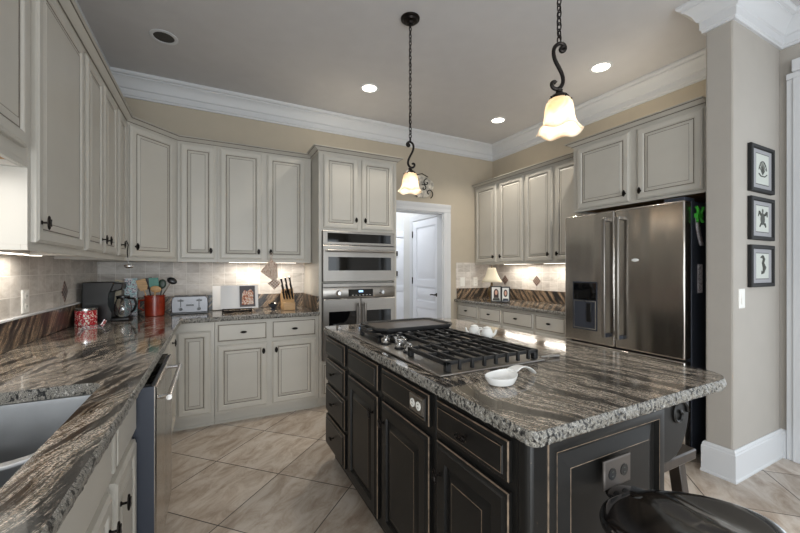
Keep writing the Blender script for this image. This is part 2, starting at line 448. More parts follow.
    def build(s, name, parent=None, bevel=0.0, smooth=True, seg=2, angle=35, loc=None):
        me = bpy.data.meshes.new(name)
        me.from_pydata(s.v, [], s.f)
        for m in s.mats: me.materials.append(m)
        me.polygons.foreach_set('material_index', s.mi)
        bm = bmesh.new(); bm.from_mesh(me)
        bmesh.ops.recalc_face_normals(bm, faces=bm.faces[:]); bm.to_mesh(me); bm.free()
        if smooth:
            me.polygons.foreach_set('use_smooth', [True] * len(me.polygons))
            me.set_sharp_from_angle(angle=R(angle))
        o = bpy.data.objects.new(name, me); COL.objects.link(o)
        if parent: o.parent = parent
        if loc: o.location = loc
        if bevel:
            b = o.modifiers.new('soft_edges', 'BEVEL'); b.width = bevel; b.segments = seg; b.limit_method = 'ANGLE'; b.angle_limit = R(40)
        return o

def thing(name, label, cat, loc=(0, 0, 0), rz=0, group=None):
    o = bpy.data.objects.new(name, None); COL.objects.link(o)
    o.empty_display_size = 0.05
    o.location = loc; o.rotation_euler = (0, 0, R(rz))
    return tag(o, label, cat, group)
def tag(o, label, cat, group=None):
    o['label'] = label; o['category'] = cat
    if group: o['group'] = group
    return o
def struct(o): o['kind'] = 'structure'; return o
def dup(root, loc, label=None, rz=None):
    r = root.copy(); COL.objects.link(r); r.location = loc
    if rz is not None: r.rotation_euler = (0, 0, R(rz))
    if label: r['label'] = label
    for ch in list(root.children):
        c = ch.copy(); COL.objects.link(c); c.parent = r
        for g in ch.children:
            d = g.copy(); COL.objects.link(d); d.parent = c
    return r

# ------------------------------------------------------------------ the room
XL, XR, YB, ZC = -0.89, 3.53, 4.0, 3.03
YR = -3.6
mb = MB(); mb.box(XL - 0.2, 4.6, YR - 0.2, 7.2, -0.06, 0, M['floor']); struct(mb.build('floor', smooth=False))
mb = MB(); mb.box(XL - 0.2, 4.6, YR - 0.2, 7.2, ZC, ZC + 0.06, M['ceil']); struct(mb.build('ceiling', smooth=False))
W = M['wall']
mb = MB()      # back wall with the hall doorway
mb.box(XL - 0.12, 1.99, YB, YB + 0.12, 0, ZC, W); mb.box(2.69, XR + 0.12, YB, YB + 0.12, 0, ZC, W); mb.box(1.99, 2.69, YB, YB + 0.12, 2.045, ZC, W)
struct(mb.build('wall_back', smooth=False))
mb = MB()      # left wall with the opening over the sink and one added for the fill light
mb.box(XL - 0.12, XL, 1.6, YB, 0, ZC, W); mb.box(XL - 0.12, XL, YR, -2.6, 0, ZC, W); mb.box(XL - 0.12, XL, -0.4, 0.3, 0, ZC, W)
mb.box(XL - 0.12, XL, -2.6, -0.4, 0, 0.2, W); mb.box(XL - 0.12, XL, -2.6, -0.4, 2.3, ZC, W)
mb.box(XL - 0.12, XL, 0.3, 1.6, 0, 1.08, W); mb.box(XL - 0.12, XL, 0.3, 1.6, 1.64, ZC, W)
struct(mb.build('wall_left', smooth=False))
mb = MB()      # right wall with the patio door opening
GW = M['grey_wall']
mb.box(XR, XR + 0.12, 1.13, YB, 0, ZC, W); mb.box(XR, XR + 0.12, 0.9, 1.13, 0, ZC, GW); mb.box(XR, XR + 0.12, YR, -1.1, 0, ZC, GW); mb.box(XR, XR + 0.12, -1.1, 0.9, 2.55, ZC, GW)
struct(mb.build('wall_right', smooth=False))
mb = MB()
for a, b in ((XL - 0.12, -0.8), (1.0, 1.45), (3.25, XR + 0.12)): mb.box(a, b, YR - 0.12, YR, 0, ZC, W)
for a, b in ((-0.8, 1.0), (1.45, 3.25)): mb.box(a, b, YR - 0.12, YR, 2.2, ZC, W)
struct(mb.build('wall_rear', smooth=False))
mb = MB(); mb.box(2.84, XR, 1.055, 1.20, 0, ZC, M['grey_wall']); struct(mb.build('wall_partition', smooth=False, bevel=0.012))
mb = MB()      # hall beyond the doorway
mb.box(2.75, 2.87, YB + 0.12, 4.14, 0, ZC, M['hall']); mb.box(2.75, 2.87, 4.90, 5.22, 0, ZC, M['hall']); mb.box(2.75, 2.87, 4.14, 4.90, 2.04, ZC, M['hall'])
mb.box(1.6, 1.7, YB + 0.12, 6.1, 0, ZC, M['trim']); mb.box(1.6, 4.4, 6.1, 6.22, 0, ZC, M['trim']); mb.box(4.4, 4.5, 4.12, 6.2, 0, ZC, M['trim'])
struct(mb.build('wall_hall', smooth=False))

crown = [(0, 2.835), (0.014, 2.835), (0.014, 2.85), (0.022, 2.856), (0.022, 2.905), (0.034, 2.912), (0.040, 2.925), (0.052, 2.952), (0.078, 2.982),
         (0.092, 2.990), (0.092, 2.998), (0.108, 3.004), (0.116, 3.016), (0.116, ZC), (0, ZC)]
mb = MB(); mb.sweep([(XL, YR), (XL, YB), (XR, YB), (XR, 1.20), (2.84, 1.20), (2.84, 1.055), (XR, 1.055), (XR, YR)], crown, M['trim'], side=-1)
struct(mb.build('trim_1', angle=25))
base = [(0, 0), (0.02, 0), (0.02, 0.012), (0.016, 0.018), (0.016, 0.165), (0.012, 0.172), (0.012, 0.182), (0.005, 0.195), (0, 0.195)]
mb = MB(); mb.sweep([(XR, 1.20), (2.84, 1.20), (2.84, 1.055), (XR, 1.055), (XR, 1.02)], base, M['trim'], side=-1)
struct(mb.build('baseboard_right', angle=25))
def casing(mb, w=0.11):
    pass
# casing of the hall doorway (on the kitchen side)
mb = MB()
cas = [(0, 0), (0, 0.012), (0.012, 0.018), (0.05, 0.018), (0.085, 0.026), (0.105, 0.026), (0.11, 0.02), (0.11, 0)]
def leg(x_in, sgn, z1):
    poly = [(x_in + sgn * d, YB - t) for d, t in cas]
    mb.prism(poly, 0, z1, M['trim'])
leg(1.99, -1, 2.045); leg(2.69, 1, 2.045)
mb.prism([(YB - t, 2.045 + d) for d, t in cas], 1.88, 2.80, M['trim'], axis='x')
mb.box(1.99, 2.005, YB, YB + 0.12, 0, 2.045, M['trim']); mb.box(2.675, 2.69, YB, YB + 0.12, 0, 2.045, M['trim']); mb.box(2.005, 2.675, YB, YB + 0.12, 2.03, 2.045, M['trim'])
struct(mb.build('trim_2', smooth=False))
# tall casing on the right wall, at the patio opening
mb = MB()
mb.box(XR - 0.022, XR, 0.9, 1.018, 0, 2.60, M['trim']); mb.box(XR - 0.032, XR, 0.9, 0.985, 0, 2.60, M['trim'])
mb.box(XR - 0.03, XR, -1.25, 1.018, 2.60, 2.64, M['trim']); mb.box(XR - 0.05, XR, -1.25, 0.985, 2.64, 2.72, M['trim'])
mb.box(XR - 0.022, XR, -1.22, -1.1, 0, 2.60, M['trim'])
struct(mb.build('trim_3', smooth=False, bevel=0.004))
# white panelled door in the hall
mb = MB()
mb.box(-0.02, 0.0, 0, 0, 0, 0, M['white_door'])
d = MB(); WD = M['white_door']
def dpanel(d, x0, x1, z0, z1):
    d.panel(x0, x1, z0, z1, [(0, -0.0405, WD), (0.0, -0.0405, WD), (0.014, -0.030, WD), (0.03, -0.030, WD), (0.045, -0.038, WD)])
def stile_door(d, w, h, rows):
    x0, x1 = 0.11, w - 0.11
    d.box(0, w, -0.030, 0, 0, h, WD)
    d.box(0, x0, -0.04, -0.03, 0, h, WD); d.box(x1, w, -0.04, -0.03, 0, h, WD)
    zs = [0] + [z for r in rows for z in r] + [h]
    for k in range(0, len(zs), 2): d.box(x0, x1, -0.04, -0.03, zs[k], zs[k + 1], WD)
    for (a, b) in rows: d.panel(x0 + 0.02, x1 - 0.02, a + 0.02, b - 0.02, [(0, -0.029, WD), (0, -0.031, WD), (0.025, -0.038, WD)])
stile_door(d, 0.74, 2.02, [(0.2, 0.42), (0.52, 0.74), (0.84, 1.05), (1.15, 1.92)])
dr = d.build('door_1', loc=(2.775, 4.89, 0.01), bevel=0.002); dr.rotation_euler = (0, 0, R(-90)); struct(dr)
k = MB()
k.lathe([(0.026, 0), (0.026, 0.008), (0.010, 0.012), (0.010, 0.05)], (0.68, -0.04, 0.95), M['bronze'], 14, axis='y')
k.tube([(0.68, -0.088, 0.95), (0.62, -0.088, 0.952), (0.575, -0.085, 0.948)], 0.009, M['bronze'])
k.build('door_handle', dr)
for z in (0.25, 1.08, 1.78):
    h = MB(); h.lathe([(0.009, 0), (0.009, 0.1)], (-0.004, -0.045, z), M['bronze'], 10); h.build('hinge', dr)
mb = MB(); T = M['trim']
mb.box(2.735, 2.75, 4.90, 5.0, 0, 2.04, T); mb.box(2.735, 2.75, 4.125, 5.0, 2.04, 2.13, T)
struct(mb.build('trim_4', smooth=False, bevel=0.004))
d = MB(); stile_door(d, 0.76, 2.02, [(0.2, 0.9), (1.0, 1.9)])
dr2 = d.build('door_2', loc=(2.9, 6.08, 0.01), bevel=0.002); struct(dr2)
k = MB()
for z in (1.18, 1.55): k.box(0.12, 0.15, -0.055, -0.04, z, z + 0.09, M['bronze'])
k.build('door_latch', dr2)

# stone tile splashbacks with diamond insets
def splash(name, mb): return struct(mb.build(name, smooth=False))
mb = MB(); mb.box(XL, 0.885, YB - 0.008, YB, 0.915, 1.40, M['tile_xz']); sb = splash('trim_5', mb)
mb = MB(); mb.box(2.895, XR - 0.008, YB - 0.008, YB, 0.915, 1.40, M['tile_xz']); splash('trim_6', mb)
mb = MB(); mb.box(XL, XL + 0.008, 1.6, YB - 0.008, 0.915, 1.42, M['tile_yz']); sl = splash('trim_7', mb)
mb = MB(); mb.box(XR - 0.008, XR, 2.27, YB, 0.915, 1.42, M['tile_yz']); sr = splash('trim_8', mb)
def diamond(cx, cy, cz, axis, parent, hw, hh):
    t = 0.004
    d = MB()
    if axis == 'x': d.prism([(cy - hw, cz), (cy, cz - hh), (cy + hw, cz), (cy, cz + hh)], cx - t, cx + t, M['mosaic'], axis='x')
    else: d.prism([(cx - hw, cz), (cx, cz - hh), (cx + hw, cz), (cx, cz + hh)], cy - t, cy + t, M['mosaic'], axis='y')
    d.build('accent_tile', parent, smooth=False)
diamond(XL + 0.009, 3.20, 1.155, 'x', sl, 0.052, 0.072)
for y in (3.74, 3.20): diamond(XR - 0.009, y, 1.165, 'x', sr, 0.06, 0.065)

# ------------------------------------------------------------------ cabinet builders
def knob_mb(horizontal=False, m=None):
    k = MB(); m = m or M['bronze']
    k.lathe([(0.009, 0), (0.009, 0.003), (0.0045, 0.006), (0.0045, 0.019), (0.007, 0.022)], (0, 0, 0), m, 12, axis='y')
    a, b = (0.027, 0.014) if horizontal else (0.014, 0.027)
    # lattice head: an almond rim with crossed ribs
    rim = [(a * math.cos(t) * (1 - 0.25 * abs(math.sin(t)) * (not horizontal) - 0.25 * abs(math.cos(t)) * 0), -0.024, b * math.sin(t)) for t in [2 * math.pi * i / 16 for i in range(16)]]
    k.tube(rim, 0.0032, m, 6, closed=True)
    k.ell((0, -0.024, 0), (a * 0.82, 0.005, b * 0.82), m, 12, 6)
    for q in (-0.5, 0, 0.5):
        k.tube([(a * (q - 0.35), -0.029, -b * 0.55), (a * (q + 0.35), -0.029, b * 0.55)], 0.0016, m, 5)
        k.tube([(a * (q + 0.35), -0.029, -b * 0.55), (a * (q - 0.35), -0.029, b * 0.55)], 0.0016, m, 5)
    return k
def small(k, sx, sz): k.v = [(p[0] * sx, p[1] * 0.9, p[2] * sz) for p in k.v]; return k
KV = small(knob_mb(), 0.8, 0.88).build('knob'); KH = small(knob_mb(True), 0.88, 0.62).build('knob')
def put_knob(parent, x, z, y=-0.02, horizontal=False):
    o = (KH if horizontal else KV).copy(); COL.objects.link(o); o.parent = parent; o.location = (x, y, z); o.name = 'knob'
    return o
def rings_door(P, G):
    return [(0, 0, P), (0, -0.013, P), (0.004, -0.0165, P), (0.007, -0.0165, P), (0.012, -0.0205, P), (0.040, -0.0205, P), (0.045, -0.0185, P),
            (0.050, -0.0120, P), (0.0515, -0.0115, G), (0.0555, -0.0115, G), (0.058, -0.0125, P), (0.076, -0.0180, P), (0.0775, -0.0172, G), (0.0790, -0.0172, G), (0.081, -0.0185, P)]
def rings_drawer(P, G):
    return [(0, 0, P), (0, -0.013, P), (0.006, -0.016, P), (0.010, -0.0165, G), (0.0125, -0.0165, G), (0.016, -0.02, P), (0.022, -0.02, P)]
def rings_idoor(P, G):      # island: heavier outer bead, deep moulded recess and a raised field
    return [(0, 0, P), (0, -0.012, P), (0.003, -0.0155, G), (0.006, -0.016, P), (0.012, -0.018, P), (0.018, -0.0225, P), (0.024, -0.0225, P), (0.058, -0.0225, P),
            (0.061, -0.012, P), (0.067, -0.010, P), (0.070, -0.010, P), (0.098, -0.021, P), (0.100, -0.0215, G), (0.102, -0.0215, P)]
def rings_idrawer(P, G):
    return [(0, 0, P), (0, -0.012, P), (0.003, -0.0155, G), (0.006, -0.016, P), (0.016, -0.018, P), (0.0185, -0.0225, P), (0.0205, -0.0225, G), (0.0225, -0.0225, P), (0.028, -0.0225, P)]
CAB, GLZ, ISL, WORN = M['cab'], M['glaze'], M['island'], M['worn']
def front(root, kind, x0, x1, z0, z1, knob=None, isl=False, label=None):
    """a door, drawer or fixed panel, its knob a sub-part; coordinates in the cabinet's own frame"""
    P, G = (ISL, WORN) if isl else (CAB, GLZ)
    mb = MB()
    rd = {'door': rings_idoor if isl else rings_door}.get(kind, rings_idrawer if isl else rings_drawer)(P, G)
    if kind == 'door' and min(x1 - x0, z1 - z0) < 0.2:
        k = min(x1 - x0, z1 - z0) / 0.24
        rd = [(d * k, y, m) for d, y, m in rd]
    mb.panel(0, x1 - x0, 0, z1 - z0, rd)
    name = {'door': 'door', 'drawer': 'drawer', 'panel': 'false_front'}[kind]
    o = mb.build(name, root, loc=(x0, 0, z0), angle=20)
    if knob:
        put_knob(o, knob[0] - x0, knob[1] - z0, -0.022 if isl else -0.02, kind == 'drawer')
    return o
def base_body(root, w, d, h=0.875, toe=0.10, m=None, hollow=False):
    m = m or CAB
    b = MB()
    if hollow:
        t = 0.02
        b.box(0, t, 0, d, toe, h, m); b.box(w - t, w, 0, d, toe, h, m); b.box(t, w - t, 0, d, toe, toe + t, m); b.box(t, w - t, 0, t, toe + t, h, m)
    else: b.box(0, w, 0, d, toe, h, m)
    b.build('carcass', root, bevel=0.003)
    k = MB(); k.box(0.0, w, 0.06, 0.075, 0.0, toe, m); k.box(0, w, 0.052, 0.06, 0, 0.018, m)
    k.build('toe_kick', root, smooth=False)
def wall_body(root, w, d, h, rail=True, crown_run=None):
    b = MB(); b.box(0, w, 0, d, 0.02, h, CAB); b.box(0, w, 0, 0.018, 0, 0.02, CAB); b.box(0, 0.016, 0.018, d, 0, 0.02, CAB); b.box(w - 0.016, w, 0.018, d, 0, 0.02, CAB)
    b.box(0.016, w - 0.016, 0.018, d, 0.0185, 0.0198, M['under'])
    b.build('carcass', root, bevel=0.003)
ccrown = [(d_, z_ * 0.6) for d_, z_ in [(0, -0.075), (0.006, -0.075), (0.006, -0.064), (0.0105, -0.060), (0.0105, -0.053), (0.022, -0.040), (0.040, -0.022), (0.046, -0.018), (0.046, -0.010), (0.058, -0.006), (0.058, 0), (0, 0)]]
def crown_mb(path, ztop, side):
    """cabinet cornice with glazed grooves"""
    mb = MB()
    mb.sweep(path, [(d, ztop + z) for d, z in ccrown], CAB, side=side)
    mb.sweep(path, [(d, ztop + z * 0.6) for d, z in [(0.0095, -0.0605), (0.0145, -0.0605), (0.0145, -0.054), (0.0095, -0.054)]], GLZ, side=side)
    mb.sweep(path, [(d, ztop + z * 0.6) for d, z in [(0.0445, -0.019), (0.0485, -0.019), (0.0485, -0.012), (0.0445, -0.012)]], GLZ, side=side)
    return mb

# ------------------------------------------------------------------ left run and back run of wall cabinets
G1 = 'greige wall cabinets on the left and back walls'
FX = -0.58          # cabinet frame plane on the left wall
dl = FX - XL - 0.001
def left_upper(y0, y1, z0, label, fronts, z1=2.41):
    t = thing('wall_cabinet', label, 'cabinet', (FX, y0, z0), 90, G1)
    wall_body(t, y1 - y0, dl, z1 - z0)
    for (a, b, c, d, k) in fronts: front(t, 'door', a - y0, b - y0, c - z0, d - z0, (k[0] - y0, k[1] - z0) if k else None)
    return t
left_upper(0.30, 1.743, 1.66, 'short wall cabinet above the sink, cut off by the left edge of the photo', [(1.02, 1.705, 1.72, 2.393, None), (0.34, 0.98, 1.72, 2.393, None)])
left_upper(1.745, 2.338, 1.37, 'tall wide single-door cabinet on the left wall, nearest the sink', [(1.772, 2.315, 1.40, 2.393, (1.80, 1.475))])
left_upper(2.34, 3.040, 1.37, 'wall cabinet with a pair of narrow doors, mid left wall above the coffee maker', [(2.362, 2.668, 1.40, 2.393, (2.635, 1.475)), (2.70, 3.015, 1.40, 2.393, (2.735, 1.475))])
left_upper(3.042, 3.358, 1.37, 'narrow single-door cabinet on the left wall next to the diagonal corner cabinet', [(3.08, 3.335, 1.40, 2.393, (3.125, 1.475))])
# diagonal corner cabinet
t = thing('corner_wall_cabinet', 'diagonal corner cabinet with one tall door, above the coffee maker and red crock', 'cabinet', (FX, 3.36, 1.37), 45, G1)
w = 0.31 * 2 ** 0.5
b = MB()
q = 0.70710678
def loc45(x, y): dx, dy = x - FX, y - 3.36; return (dx * q + dy * q, -dx * q + dy * q)
b.prism([loc45(FX, 3.36), loc45(-0.27, 3.67), loc45(-0.27, YB - 0.001), loc45(XL + 0.001, YB - 0.001), loc45(XL + 0.001, 3.36)], 0, 1.04, CAB)
b.build('carcass', t, bevel=0.003)
front(t, 'door', 0.028, w - 0.028, 0.03, 1.023, (0.066, 0.108))
FB = 3.67
def back_upper(x0, x1, label, fronts):
    t = thing('wall_cabinet', label, 'cabinet', (x0, FB, 1.37), 0, G1)
    wall_body(t, x1 - x0, YB - 0.001 - FB, 1.04)
    for (a, b, k) in fronts: front(t, 'door', a - x0, b - x0, 0.03, 1.023, (k - x0, 0.10))
back_upper(-0.268, 0.036, 'narrow single-door cabinet on the back wall above the toaster', [(-0.245, 0.02, -0.012)])
back_upper(0.038, 0.879, 'double-door cabinet on the back wall above the open cookbook', [(0.06, 0.415, 0.385), (0.462, 0.82, 0.492)])
cm = crown_mb([(FX, 0.30), (FX, 3.36), (-0.27, 3.67), (0.88, 3.67)], 2.448, -1)
tag(cm.build('cornice', angle=20), 'stepped greige cornice running along the tops of the left and back wall cabinets', 'molding')
# light rail / strips under the cabinets
def strip(name, label, loc, rz, L, power, lit=True):
    t = thing(name, label, 'light', loc, rz, 'under-cabinet strip lights')
    b = MB(); b.box(0, L, 0, 0.05, 0, 0.014, M['plate']); b.build('housing', t, smooth=False)
    b = MB(); b.box(0.02, L - 0.02, 0.008, 0.042, -0.003, 0, M['bar'] if lit else M['plate']); b.build('lens', t, smooth=False)
    if lit:
        l = area('strip_glow', (L / 2, 0.025, -0.008), (0, 0, 0), L - 0.06, 0.045, power, (1, 0.93, 0.82)); l.parent = t
strip('under_cabinet_light', 'lit strip light under the back wall cabinet above the open cookbook', (0.12, 3.80, 1.3735), 0, 0.66, 2.6)
strip('under_cabinet_light', 'lit strip light under the left wall cabinet above the white outlet', (-0.762, 1.95, 1.3735), 90, 0.55, 1.7)
strip('under_cabinet_light', 'lit strip light under the right wall cabinets, above the small lamp', (3.36, 3.62, 1.3735), -90, 0.56, 2.2)
strip('under_cabinet_light', 'lit strip light under the right wall cabinets, beside the refrigerator', (3.36, 2.98, 1.3735), -90, 0.56, 2.2)

# ------------------------------------------------------------------ oven tower
TX0, TX1, TY = 0.885, 1.70, 3.39
t = thing('oven_tower_cabinet', 'tall greige cabinet tower holding microwave and double-door oven, two doors on top', 'cabinet', (TX0, TY, 0))
TW = TX1 - TX0; TD = YB - 0.001 - TY
b = MB()
b.box(0, 0.03, 0, TD, 0.1, 2.41, CAB); b.box(TW - 0.03, TW, 0, TD, 0.1, 2.41, CAB)
b.box(0.03, TW - 0.03, 0, TD, 1.675, 2.41, CAB); b.box(0.03, TW - 0.03, 0, TD, 0.10, 0.44, CAB)
b.box(0.03, TW - 0.03, TD - 0.02, TD, 0.44, 1.675, CAB); b.box(0.03, TW - 0.03, 0.03, TD - 0.02, 1.172, 1.186, CAB)
b.build('carcass', t, bevel=0.003)
b = MB(); b.box(0, TW, 0.06, 0.075, 0, 0.1, CAB); b.build('toe_kick', t, smooth=False)
front(t, 'door', 0.045, 0.388, 1.70, 2.388, (0.362, 1.785)); front(t, 'door', 0.428, 0.772, 1.70, 2.388, (0.455, 1.785))
front(t, 'drawer', 0.04, TW - 0.04, 0.13, 0.41, (TW / 2, 0.27))
crown_mb([(0, 0.3), (0, 0), (TW, 0), (TW, TD)], 2.455, -1).build('cornice', t, angle=20)
ST, SL, BG = M['steel'], M['steel_light'], M['blackgloss']
# microwave
ox0, ox1 = 0.918 - TX0 + TX0, 1.667
ow = ox1 - ox0
t = thing('built_in_microwave', 'stainless built-in microwave with two black glass windows, above the double-door oven', 'microwave', (ox0, TY, 1.19))
b = MB(); b.box(0, ow, 0.0, 0.45, 0.0, 0.482, M['grey_side']); b.build('body', t)
b = MB(); b.panel(0, ow, 0.352, 0.482, [(0, 0, SL), (0, -0.022, SL), (0.003, -0.025, SL)]); f = b.build('control_panel', t)
b = MB(); b.panel(0.045, ow - 0.045, 0.376, 0.462, [(0, -0.024, BG), (0, -0.0265, BG)]); b.build('display', f)
b = MB(); b.panel(0, ow, 0.0, 0.345, [(0, 0, SL), (0, -0.03, SL), (0.003, -0.033, SL)]); f = b.build('door', t)
b = MB(); b.panel(0.05, ow - 0.045, 0.105, 0.235, [(0, -0.032, BG), (0, -0.0345, BG)]); b.build('window', f)
def bar_handle(parent, p0, p1, stand, m, r=0.011, name='handle'):
    b = MB(); p0 = Vector(p0); p1 = Vector(p1); dv = (p1 - p0).normalized()
    off = Vector((0, -stand, 0))
    b.tube([p0 + off, p1 + off], r, m, 12)
    for p in (p0 + dv * 0.025, p1 - dv * 0.025): b.tube([p, p + off], r * 0.8, m, 10)
    return b.build(name, parent)
bar_handle(f, (0.03, -0.032, 0.292), (ow - 0.03, -0.032, 0.292), 0.045, SL, 0.012)
# oven with french doors
t = thing('french_door_oven', 'stainless wall oven with two side-by-side doors, under the microwave', 'oven', (ox0, TY, 0.445))
H = 0.727
b = MB(); b.box(0, ow, 0, 0.5, 0, H, M['grey_side']); b.build('body', t)
b = MB(); b.panel(0, ow, 0.692, H, [(0, 0, SL), (0, -0.024, SL), (0.002, -0.026, SL)]); b.build('vent_rail', t)
b = MB(); b.panel(0, ow, 0.585, 0.688, [(0, 0, SL), (0, -0.028, SL), (0.003, -0.03, SL)]); f = b.build('control_panel', t)
b = MB(); b.panel(0.25, 0.505, 0.598, 0.668, [(0, -0.029, BG), (0, -0.032, BG)])
b.box(0.355, 0.40, -0.0325, -0.0315, 0.638, 0.656, M['screen'])
for i in range(6): b.box(0.285 + i * 0.036, 0.303 + i * 0.036, -0.0325, -0.0315, 0.608, 0.612, M['plate'])
b.build('display', f)
for x in (0.15, 0.60):
    k = MB(); k.lathe([(0.026, 0), (0.026, 0.006), (0.021, 0.01), (0.019, 0.032), (0.016, 0.036)], (x, -0.03, 0.635), M['chrome'], 20, axis='y')
    k.box(x - 0.004, x + 0.004, -0.072, -0.062, 0.617, 0.653, M['chrome']); k.build('control_knob', f)
for i, (a, c) in enumerate(((0, ow / 2 - 0.002), (ow / 2 + 0.002, ow))):
    b = MB(); b.panel(a, c, 0, 0.58, [(0, 0, SL), (0, -0.035, SL), (0.004, -0.039, SL)]); f = b.build('door', t)
    wx0, wx1 = (0.055, c - 0.05) if i == 0 else (a + 0.05, ow - 0.05)
    b = MB(); b.panel(wx0, wx1, 0.13, 0.46, [(0, -0.038, BG), (0, -0.041, BG)]); b.build('window', f)
    hx = c - 0.028 if i == 0 else a + 0.028
    bar_handle(f, (hx, -0.038, 0.06), (hx, -0.038, 0.54), 0.045, SL, 0.012)

# ------------------------------------------------------------------ base cabinets, left and back
G2 = 'greige base cabinets under the L-shaped counter'
BX = -0.275         # frame plane of the left run
bd = BX - XL - 0.001
def left_base(y0, y1, label, fronts, hollow=False):
    t = thing('base_cabinet', label, 'cabinet', (BX, y0, 0), 90, G2)
    base_body(t, y1 - y0, bd, hollow=hollow)
    for (kind, a, b, c, d, k) in fronts: front(t, kind, a - y0, b - y0, c, d, (k[0] - y0, k[1]) if k else None)
left_base(0.50, 1.715, 'sink base cabinet with false fronts and doors, left of the dishwasher at the photo bottom', [('panel', 0.53, 1.31, 0.69, 0.845, None), ('panel', 1.365, 1.69, 0.69, 0.845, None), ('door', 0.53, 0.91, 0.125, 0.66, (0.87, 0.58)), ('door', 0.93, 1.31, 0.125, 0.66, (1.27, 0.57)), ('door', 1.365, 1.69, 0.125, 0.66, (1.41, 0.57))], True)
left_base(2.345, 2.95, 'base cabinet just beyond the dishwasher on the left run', [('drawer', 2.37, 2.92, 0.69, 0.845, (2.65, 0.77)), ('door', 2.37, 2.63, 0.125, 0.66, (2.6, 0.58)), ('door', 2.66, 2.92, 0.125, 0.66, (2.69, 0.58))])
t = thing('corner_base_cabinet', 'corner base cabinet with full-height hinged doors where the two counters meet', 'cabinet', (BX, 3.39, 0), 0, G2)
b = MB(); b.box(XL - BX + 0.001, 0.0, -0.438, YB - 3.39 - 0.001, 0.10, 0.875, CAB); b.box(0, 0.29, 0.0, YB - 3.39 - 0.001, 0.10, 0.875, CAB)
b.build('carcass', t)
b = MB(); b.box(-0.10, -0.085, -0.438, 0.06, 0, 0.10, CAB); b.box(-0.085, 0.29, 0.06, 0.075, 0, 0.1, CAB); b.box(-0.085, 0.29, 0.052, 0.06, 0, 0.018, CAB); b.build('toe_kick', t, smooth=False)
front(t, 'door', 0.028, 0.262, 0.125, 0.80, None)
b = MB(); b.panel(0, 0.36, 0, 0.675, rings_door(CAB, GLZ)); o = b.build('door', t, loc=(0.0, -0.395, 0.125), angle=20); o.rotation_euler = (0, 0, R(90))
put_knob(o, 0.05, 0.655)
t = thing('base_cabinet', 'two-drawer two-door base cabinet under the open cookbook and knife block', 'cabinet', (0.017, 3.39, 0), 0, G2)
base_body(t, 0.866, YB - 3.39 - 0.001)
x = 0.017
for (kind, a, c, z0, z1, k) in [('drawer', 0.035, 0.425, 0.70, 0.85, (0.235, 0.775)), ('drawer', 0.468, 0.855, 0.70, 0.85, (0.66, 0.775)), ('door', 0.035, 0.425, 0.125, 0.672, (0.395, 0.60)), ('door', 0.468, 0.855, 0.125, 0.672, (0.50, 0.60))]:
    front(t, kind, a - x, c - x, z0, z1, (k[0] - x, k[1]))

# dishwasher
ST0 = M['steel']
t = thing('dishwasher', 'stainless dishwasher with black top controls and bar handle, under the left counter', 'dishwasher', (BX, 1.722, 0), 90)
DW = 0.616
b = MB(); b.box(0.0, DW, 0.0, 0.55, 0.10, 0.86, M['grey_side']); b.build('tub', t)
b = MB(); b.box(0.004, DW - 0.004, 0.04, 0.06, 0.0, 0.1, M['black']); b.build('toe_kick', t)
b = MB(); g_ = M['grey_side']; b.panel(0.004, DW - 0.004, 0.10, 0.84, [(0, -0.001, g_), (0, -0.070, g_), (0, -0.074, ST0), (0.004, -0.078, ST0)]); f = b.build('door', t)
b = MB(); b.box(0.012, DW - 0.012, -0.062, -0.006, 0.84, 0.849, BG); b.build('control_strip', f)
bar_handle(f, (0.02, -0.077, 0.785), (DW - 0.03, -0.077, 0.785), 0.042, M['chrome'], 0.011)

